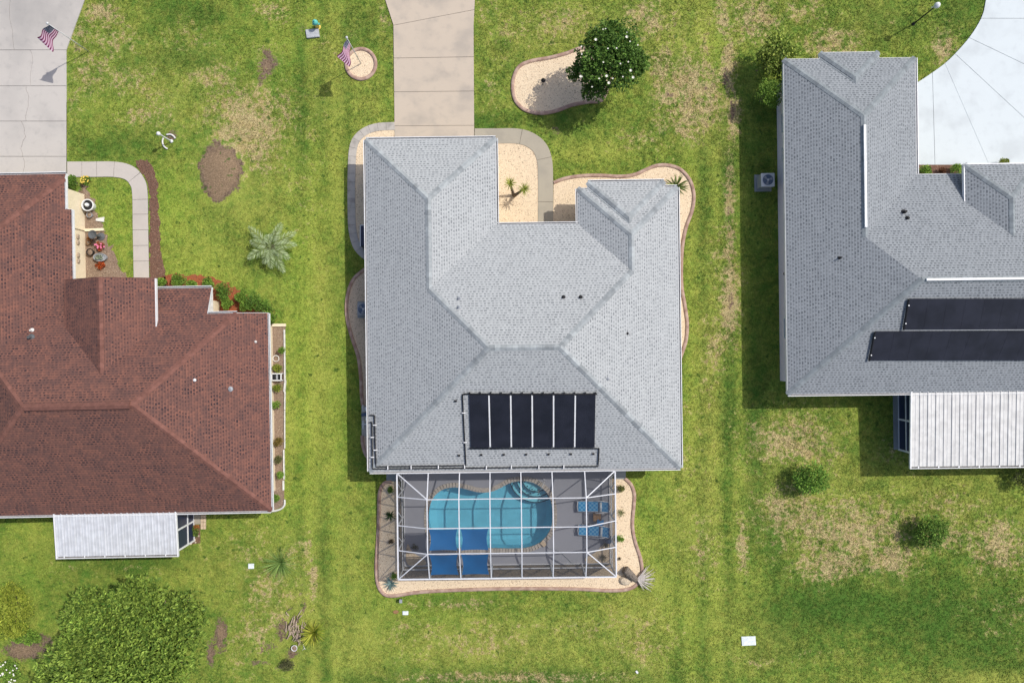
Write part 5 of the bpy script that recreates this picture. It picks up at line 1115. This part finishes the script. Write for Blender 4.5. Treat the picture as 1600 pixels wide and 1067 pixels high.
# right house arrays
t = thing('solar_heater', 'two rows of dark solar pool mats on the right roof', 'solar panels', W(25, 0, TH['right'], 4.0), TH['right'], org=(25, 0, 4.0))
def mats(y0, y1, xs0, xs1, k):
    for i in range(k):
        e = .10; p_ = [right.at(xs0[0]+(xs0[1]-xs0[0])*i/k+e, y0, .10), right.at(xs1[0]+(xs1[1]-xs1[0])*i/k+e, y1, .10), right.at(xs1[0]+(xs1[1]-xs1[0])*(i+1)/k-e, y1, .10), right.at(xs0[0]+(xs0[1]-xs0[0])*(i+1)/k-e, y0, .10)]
        MB().slab4(p_, .05).build('panel', M['solar'], t)
mats(467, 514.5, (1421, 1658), (1414, 1645), 8); mats(518, 563, (1368, 1636), (1360, 1614), 9)
for x0_, y0_, x1_, y1_ in ((1420,468,1412,515),(1367,519,1358,564)):
    MB().tube([right.at(x0_, y0_, .12), right.at(x1_, y1_, .12)], .05, 8).build('header_pipe', M['pipe'], t)
    for u in (.2, .8): MB().box(right.at(x0_+(x1_-x0_)*u+1.5, y0_+(y1_-y0_)*u, .17), (.06, .06, .05)).build('clamp', M['white'], t)
MB().tube([right.at(1413, 516.3, .12), right.at(1600, 515.3, .12), right.at(1650, 515, .12)], .018, 6).build('seam_pipe', M['grey_metal'], t)

# ------------------------------------------------------------------ swimming pool, deck and screen cage
thm = TH['main']
pool_px = [(677,776),(691,764),(709,760),(729,763),(747,767.5),(764,767.5),(779,762.5),(796,753.5),(815,750),(833,753),(848,762),(859,775),(863.5,795),(863,818),(856,835),(842,848.5),(823,855.5),(798,857),(764,856.5),(718,857),(690,852.5),(675,842),(669.5,820),(670,795)]
pool = smooth_curve(G(pool_px), True, 6)
if area(pool) < 0: pool = pool[::-1]
pc = sum(pool, Vector((0, 0)))/len(pool); cop_out = offset_curve(pool, -.33, True)
if abs(area(cop_out)) < abs(area(pool)): cop_out = offset_curve(pool, .33, True)
dk = [Vector((p.x, p.y)) for p in deck_w]; rim = [pool[i].lerp(cop_out[i], .7) for i in range(len(pool))]
b = MB(); fb_ = bmesh.new(); loops = []
for lp_ in (dk, rim):
    vv = [fb_.verts.new((p_.x, p_.y, .05)) for p_ in lp_]; loops += [fb_.edges.new((vv[i], vv[(i+1) % len(vv)])) for i in range(len(vv))]
bmesh.ops.triangle_fill(fb_, use_beauty=True, use_dissolve=False, edges=loops, normal=(0, 0, 1))
for f in fb_.faces:
    cm = f.calc_center_median()
    if bool(inside([(p_.x, p_.y) for p_ in rim], np.array([cm.x]), np.array([cm.y]))[0]): continue
    pts_ = [v.co.copy() for v in f.verts]; b.poly(pts_ if f.normal.z >= 0 else pts_[::-1])
fb_.free()
for i in range(4): p_, q_ = dk[i], dk[(i+1) % 4]; b.poly([(p_.x, p_.y, -.05), (q_.x, q_.y, -.05), (q_.x, q_.y, .05), (p_.x, p_.y, .05)])
b.v = [Vector(v) for v in b.v]; tag(b.build('pool_deck', M['deck'], org=(pc.x, pc.y, 0)), 'smooth lavender grey painted deck around the swimming pool', 'deck', kind='structure')
t = thing('swimming_pool', 'kidney shaped turquoise swimming pool with brick coping inside the screen cage', 'swimming pool', (pc.x, pc.y, 0)); nP = len(pool)
inner = [pc+(p-pc)*.90 for p in pool]; sh = MB()
vs = [(p.x, p.y, .05) for p in pool]+[(p.x, p.y, -.9) for p in pool]+[(p.x, p.y, -1.25) for p in inner]
sh.faces(vs, [(r*nP+i, r*nP+(i+1) % nP, (r+1)*nP+(i+1) % nP, (r+1)*nP+i)[::-1] for r in range(2) for i in range(nP)]+[tuple(range(2*nP, 3*nP))]); sh.build('basin', M['plaster'], t, False)
MB().poly([(p.x, p.y, -.10) for p in pool]).build('water', M['water'], t)
per = sum((pool[(i+1) % nP]-pool[i]).length for i in range(nP)); nb = int(per/.175); bk = mesh_only(MB().prism([Vector((-.076, 0)), Vector((.076, 0)), Vector((.082, .27)), Vector((-.082, .27))], -.03, .085, True), 'coping_brick', M['coping'])
bk2 = bk.copy(); bk2.materials[0] = plain('coping_brick_b', (.43, .385, .33), .9, .15, 14)
acc = 0; tgt = 0; sgn = 1 if (cop_out[0]-pool[0]).length else 1
for i in range(nP):
    a_, b2 = pool[i], pool[(i+1) % nP]; L = (b2-a_).length
    while tgt <= acc+L and tgt < per-.05:
        u = (tgt-acc)/L; p_ = a_.lerp(b2, u); o_ = (cop_out[i].lerp(cop_out[(i+1) % nP], u)-p_).normalized(); inst(random.choice([bk, bk, bk2]), 'coping_brick', t, (p_.x-o_.x*.03, p_.y-o_.y*.03, random.uniform(-.003, .003)), math.atan2(o_.y, o_.x)-math.pi/2); tgt += per/nb
    acc += L
sc_ = P(838, 747, 0).to_2d()
def in_pool(poly):      # keep the step inside the basin
    X_ = np.array([p[0] for p in poly]); Y_ = np.array([p[1] for p in poly]); return inside([(p.x, p.y) for p in inner95], X_, Y_)
inner95 = [pc+(p-pc)*.985 for p in pool]
for r_, z_ in ((1.62, -.78), (1.22, -.52), (.86, -.28)):
    ring = [sc_+Vector((math.cos(k*math.pi/48), math.sin(k*math.pi/48)))*r_ for k in range(96)]
    ok = in_pool(ring); arcp = [p for p, k in zip(ring, ok) if k]
    st_i = max(range(96), key=lambda k: (not ok[k-1]) and ok[k]); order = [ring[(st_i+k) % 96] for k in range(96) if ok[(st_i+k) % 96]]
    o = MB().prism([p for p in order]+[sc_+(order[-1]-sc_)*.2+Vector((0, .05)), sc_+Vector((0, .1)), sc_+(order[0]-sc_)*.2+Vector((0, .05))], -1.2, z_).build('step', M['step_pl'], t)
    MB().tube([(p.x, p.y, z_+.012) for p in order], .028, 6).build('step_edge', M['tile'], o)
    for k in range(2, len(order), max(3, len(order)//4)): p_ = sc_+(order[k]-sc_)*.88; MB().box((p_.x, p_.y, z_+.012), (.07, .07, .02), .5).build('tile', M['tile'], o)
q = P(697, 771, 0); MB().lathe((q.x*.99, q.y*.99, -.86), [(.10, 0), (.10, .03), (.06, .04), (.05, .02), (.01, .02)], 14).build('return_fitting', M['white'], t)
a_ = P(850, 748, 0); b2 = P(839, 771, 0); hr = []
for k in range(15): u = k/14; p_ = a_.lerp(b2, u); hr.append((p_.x, p_.y, .05+.8*math.sin(math.pi*min(1, u*1.25+.12))**.6 if u < .75 else .75*(1-(u-.75)/.25)-.45*((u-.75)/.25)))
MB().tube(hr, .03, 8).build('handrail', M['light_metal'], t, True); MB().lathe((a_.x, a_.y, .05), [(.07, 0), (.06, .04), (.03, .05)], 12).build('rail_flange', M['light_metal'], t)
q = P(848.5, 848.5, 0); tag(MB().box((q.x, q.y, .12), (.34, .22, .10), -.75).build('skimmer_lid', M['brick_pv'], org=(q.x, q.y, 0), bevel=.015), 'beige skimmer box sitting on the pool coping', 'skimmer box')
q = P(885, 868, 0); hp = smooth_curve(G([(852,850),(858,856),(868,858),(878,864),(888,873),(895,879),(910,880),(930,879),(945,878),(953,873),(956,862)]), False, 6); tag(MB().tube([(p.x, p.y, .075) for p in hp], .022, 6).build('garden_hose', M['grey_metal'], org=(q.x, q.y, 0), smooth=True), 'thin grey hose running over the deck from the skimmer', 'hose')
for lb, pts, seed in (('triangular gravel patch at the lower left inside the screen cage', [(637,849),(645,862),(664,874),(664,882),(645,884),(635,876)], 1), ('triangular gravel patch at the lower right inside the screen cage', [(947,846),(955,852),(958,872),(950,880),(922,880),(914,872),(930,862)], 2)):
    g_ = G(pts); c_ = sum(g_, Vector((0, 0)))/len(g_); t = thing('gravel_patch', lb, 'gravel bed', (c_.x, c_.y, 0), kind='structure'); MB().prism(smooth_curve(g_, True, 3), .03, .075).build('gravel', M['gravel'], t)
    pebbles(g_, 60, M['gravel'], t, .02, .05, .075)
for lb, x, y in (('sparse dry plant on the left gravel patch in the cage', 648, 855), ('twiggy plant on the upper part of the right cage gravel', 948, 850), ('small dark plant on the lower part of the right cage gravel', 943, 870)): bush(lb, x, y, 5, .45, (.06, .06, .03), (.17, .16, .08), 130, .10, .3, 5, name='plant', cat='plant')
# loungers
def lounger(label, px, py, rz=0.0):
    q = P(px, py, .3); t = thing('sun_lounger', label, 'sun lounger', (q.x, q.y, 0), rz, group='sun loungers on the pool deck', org=(0, 0, 0)); f = MB(); L = .92; wv = .31
    ends = []
    f.tube([(-L, -wv, .36), (.32, -wv, .36), (.88, -wv, .62)], .022, 8); f.tube([(-L, wv, .36), (.32, wv, .36), (.88, wv, .62)], .022, 8); f.tube([(-L, -wv, .36), (-L-.05, 0, .36), (-L, wv, .36)], .022, 8); f.tube([(.88, -wv, .62), (.94, 0, .65), (.88, wv, .62)], .022, 8); f.build('frame', M['white'], t, True)
    for sx in (-.7, .55):
        for sy in (-wv, wv): MB().tube([(sx, sy, .36), (sx+.05, sy, .05)], .02, 8).build('leg', M['white'], t)
    for sy in (-wv-.05, wv+.05): MB().tube([(.1, sy, .36), (.12, sy, .55), (.5, sy, .58), (.62, sy, .5)], .022, 8).build('armrest', M['white'], t, True)
    MB().slab4([(-L+.02, -wv+.02, .375), (.30, -wv+.02, .375), (.30, wv-.02, .375), (-L+.02, wv-.02, .375)], .02).build('seat_sling', M['check'], t); MB().slab4([(.34, -wv+.02, .385), (.86, -wv+.02, .63), (.86, wv-.02, .63), (.34, wv-.02, .385)], .02).build('back_sling', M['check'], t)
    MB().tube([(.42, -wv+.05, .47), (.42, wv-.05, .47)], .07, 10).build('headrest_pillow', M['lid_white'], t, True)
lounger('blue checked sun lounger nearer the house on the pool deck', 927, 790.5); lounger('blue checked sun lounger below the wicker side table', 928, 828.5, -.06)
q = P(933, 808, .4); t = thing('side_table', 'square brown wicker side table between the two loungers', 'side table', (q.x, q.y, 0)); MB().box((q.x, q.y, .39), (.46, .46, .05)).build('table_top', M['wicker'], t, bevel=.01); MB().box((q.x, q.y, .21), (.40, .40, .32)).build('body', M['wicker'], t)
q = P(938, 816, .45); b = MB(); gN = 8; vs = [(q.x-.20+.40*i/gN, q.y-.17+.30*j/gN+.05*math.sin(i), .50-.10*abs(j/gN-.5)+.03*math.sin(i*1.7+j)) for i in range(gN+1) for j in range(gN+1)]
b.faces(vs, [(i*(gN+1)+j, (i+1)*(gN+1)+j, (i+1)*(gN+1)+j+1, i*(gN+1)+j+1) for i in range(gN) for j in range(gN)]); tag(b.build('towel', M['towel'], org=(q.x, q.y, .4), smooth=True), 'crumpled blue towel hanging off the side table', 'towel')
q = P(951, 842, .4); t = thing('bucket', 'dark blue bucket beside the cage wall near the loungers', 'bucket', (q.x, q.y, 0)); MB().lathe((q.x, q.y, .05), [(.18, 0), (.23, .4), (.25, .42), (.25, .46), (.21, .46), (.2, .42)], 18).build('body', M['bluefan'], t); MB().tube([(q.x-.24, q.y, .48), (q.x, q.y+.1, .52), (q.x+.24, q.y, .48)], .012, 6).build('handle', M['grey_metal'], t)
# cage: walls to ZW, flat raised centre at ZC
ZW = 2.45; ZC = 3.20
t = thing('screen_enclosure', 'white framed screen cage with blue shade panels over the pool', 'screen cage', W((dx0+dx1)/2, (dy0+dy1)/2, thm), thm, org=((dx0+dx1)/2, (dy0+dy1)/2, 0))
ytop = Lc(790, 737, ZW, thm).y
i00 = Lc(668, 780, ZC, thm); i10 = Lc(916, 777.5, ZC, thm); i11 = Lc(917, 862, ZC, thm); i01 = Lc(667.5, 865.5, ZC, thm)
ix0 = (i00.x+i01.x)/2; ix1 = (i10.x+i11.x)/2; iyt = (i00.y+i10.y)/2; iyb = (i01.y+i11.y)/2; iym = Lc(790, 824, ZC, thm).y
xbm = [ix0]+[Lc(x, 780, ZC, thm).x for x in (717, 765.5, 814.5, 864)]+[ix1]; nbm = len(xbm)
def beam(a, b_, wd=.085, h=.07): MB().bar(a, b_, wd*.88, h).build('beam', M['cage'], t)
# perimeter and inner ring
for a, b_ in (((dx0, ytop, ZW), (dx1, ytop, ZW)), ((dx0, dy0, ZW), (dx1, dy0, ZW))): beam(a, b_, .085, .10)
for x in (dx0, dx1): beam((x, dy0+.05, ZW), (x, ytop-.05, ZW), .085, .10)
for a, b_ in (((dx0, ytop, ZW), (ix0, iyt, ZC)), ((dx1, ytop, ZW), (ix1, iyt, ZC)), ((dx0, dy0, ZW), (ix0, iyb, ZC)), ((dx1, dy0, ZW), (ix1, iyb, ZC))): beam(a, b_, .06, .08)
for y in (iyt, iym, iyb): beam((ix0, y, ZC), (ix1, y, ZC), .048, .075); beam((dx0, y+(-.0), ZW), (ix0-.03, y, ZC), .05, .07); beam((ix1+.03, y, ZC), (dx1, y+(.12 if y == iym else .04), ZW), .05, .07)
for k, x in enumerate(xbm): beam((x, iyt, ZC+.004), (x, iyb, ZC+.004), .062, .09); beam((x, ytop, ZW), (x, iyt, ZC+.003), .062, .09); beam((x, iyb, ZC+.003), (x, dy0, ZW), .062, .09)
# roof screens
def panel(pts, m='screen', nm='screen_panel'): MB().poly(pts).build(nm, M[m], t)
ysr = [iyt, iym, iyb]
for k in range(nbm-1):
    for j in range(2): panel([(xbm[k], ysr[j], ZC-.01), (xbm[k+1], ysr[j], ZC-.01), (xbm[k+1], ysr[j+1], ZC-.01), (xbm[k], ysr[j+1], ZC-.01)])
    panel([(xbm[k], ytop, ZW-.01), (xbm[k+1], ytop, ZW-.01), (xbm[k+1], iyt, ZC-.01), (xbm[k], iyt, ZC-.01)]); panel([(xbm[k], dy0, ZW-.01), (xbm[k+1], dy0, ZW-.01), (xbm[k+1], iyb, ZC-.01), (xbm[k], iyb, ZC-.01)])
for xo_, xi in ((dx0, ix0), (dx1, ix1)):
    for j in range(2): panel([(xo_, ysr[j], ZW-.01), (xi, ysr[j], ZC-.01), (xi, ysr[j+1], ZC-.01), (xo_, ysr[j+1], ZW-.01)])
    panel([(xo_, ytop, ZW-.01), (xi, iyt, ZC-.01), (xo_, iyt, ZW-.01)]); panel([(xo_, dy0, ZW-.01), (xi, iyb, ZC-.01), (xo_, iyb, ZW-.01)]); panel([(xo_, ytop, ZW-.01), (xi, ytop, ZW-.01), (xi, iyt, ZC-.01)]); panel([(xo_, dy0, ZW-.01), (xi, dy0, ZW-.01), (xi, iyb, ZC-.01)])
# walls: posts, rails, bracing, screens
wx = [dx0]+xbm+[dx1]
for x in wx: MB().box((x, dy0, (ZW-.05)/2+.025), (.07, .09, ZW-.1)).build('post', M['white'], t)
for xs_ in (dx0, dx1):
    for y in (iyt, iym, iyb, ytop-.05): MB().box((xs_, y, (ZW-.05)/2+.025), (.09, .07, ZW-.1)).build('post', M['white'], t)
for za, hh in ((.09, .08), (.82, .07)):
    for a, b_ in zip(wx[:-1], wx[1:]): MB().bar((a+.035, dy0, za), (b_-.035, dy0, za), .06, hh).build('rail', M['white'], t)
    ysd = [dy0, iyb, iym, iyt, ytop-.05]
    for xs_ in (dx0, dx1):
        for a, b_ in zip(ysd[:-1], ysd[1:]): MB().bar((xs_, a+.045, za), (xs_, b_-.035, za), .06, hh).build('rail', M['white'], t)
for xs_ in (dx0, dx1):
    for ya, yb in ((iyb, iyb+.75), (iym, iym+.75), (iyt, iyt+.75), (ytop-.8, ytop-.05)): MB().bar((xs_, ya, .85), (xs_, yb, ZW-.05), .05, .05).build('brace', M['white'], t)
for x in xbm[1:]: MB().bar((x, dy0+.02, ZW-.7), (x, dy0+.62, ZW+.30), .05, .05).build('brace', M['white'], t)
for a, b_ in zip(wx[:-1], wx[1:]): panel([(a, dy0, .1), (b_, dy0, .1), (b_, dy0, ZW), (a, dy0, ZW)], 'screen_wall')
for xs_ in (dx0, dx1):
    for a, b_ in zip(ysd[:-1], ysd[1:]): panel([(xs_, a, .1), (xs_, b_, .1), (xs_, b_, ZW), (xs_, a, ZW)], 'screen_wall')
# blue shade cloths slung under the frame, edges pulled in and sagging a little
def shade(c4, lab):
    g = 10; vs = []; c4 = [Vector(c) for c in c4]
    for i in range(g+1):
        for j in range(g+1):
            u, v = i/g, j/g; u2 = u+(.5-u)*.13*math.sin(math.pi*v)*abs(2*u-1)**1.5; v2 = v+(.5-v)*.06*math.sin(math.pi*u)*abs(2*v-1)**1.5
            p_ = c4[0].lerp(c4[1], u2).lerp(c4[3].lerp(c4[2], u2), v2); p_.z -= .07+.10*math.sin(math.pi*u)*math.sin(math.pi*v); vs.append(p_)
    o = MB().faces(vs, [(i*(g+1)+j, (i+1)*(g+1)+j, (i+1)*(g+1)+j+1, i*(g+1)+j+1) for i in range(g) for j in range(g)]).build('shade_panel', M['shade'], t, True); o['label'] = lab
for k, nm in ((0, 'left'), (1, 'right')):
    e = .07; shade([(xbm[k]+e, iym-.06, ZC), (xbm[k+1]-e*1.6, iym-.06, ZC), (xbm[k+1]-e*1.6, iyb+.16, ZC), (xbm[k]+e, iyb+.16, ZC)], 'upper %s blue shade cloth panel' % nm)
    d0 = (dy0-iyb); shade([(xbm[k]+e, iyb-.07, ZC-.03), (xbm[k+1]-e*1.6, iyb-.07, ZC-.03), (xbm[k+1]-e*1.6, iyb+d0*.86, ZC+(ZW-ZC)*.86), (xbm[k]+e, iyb+d0*.86, ZC+(ZW-ZC)*.86)], 'lower %s blue shade cloth panel' % nm)
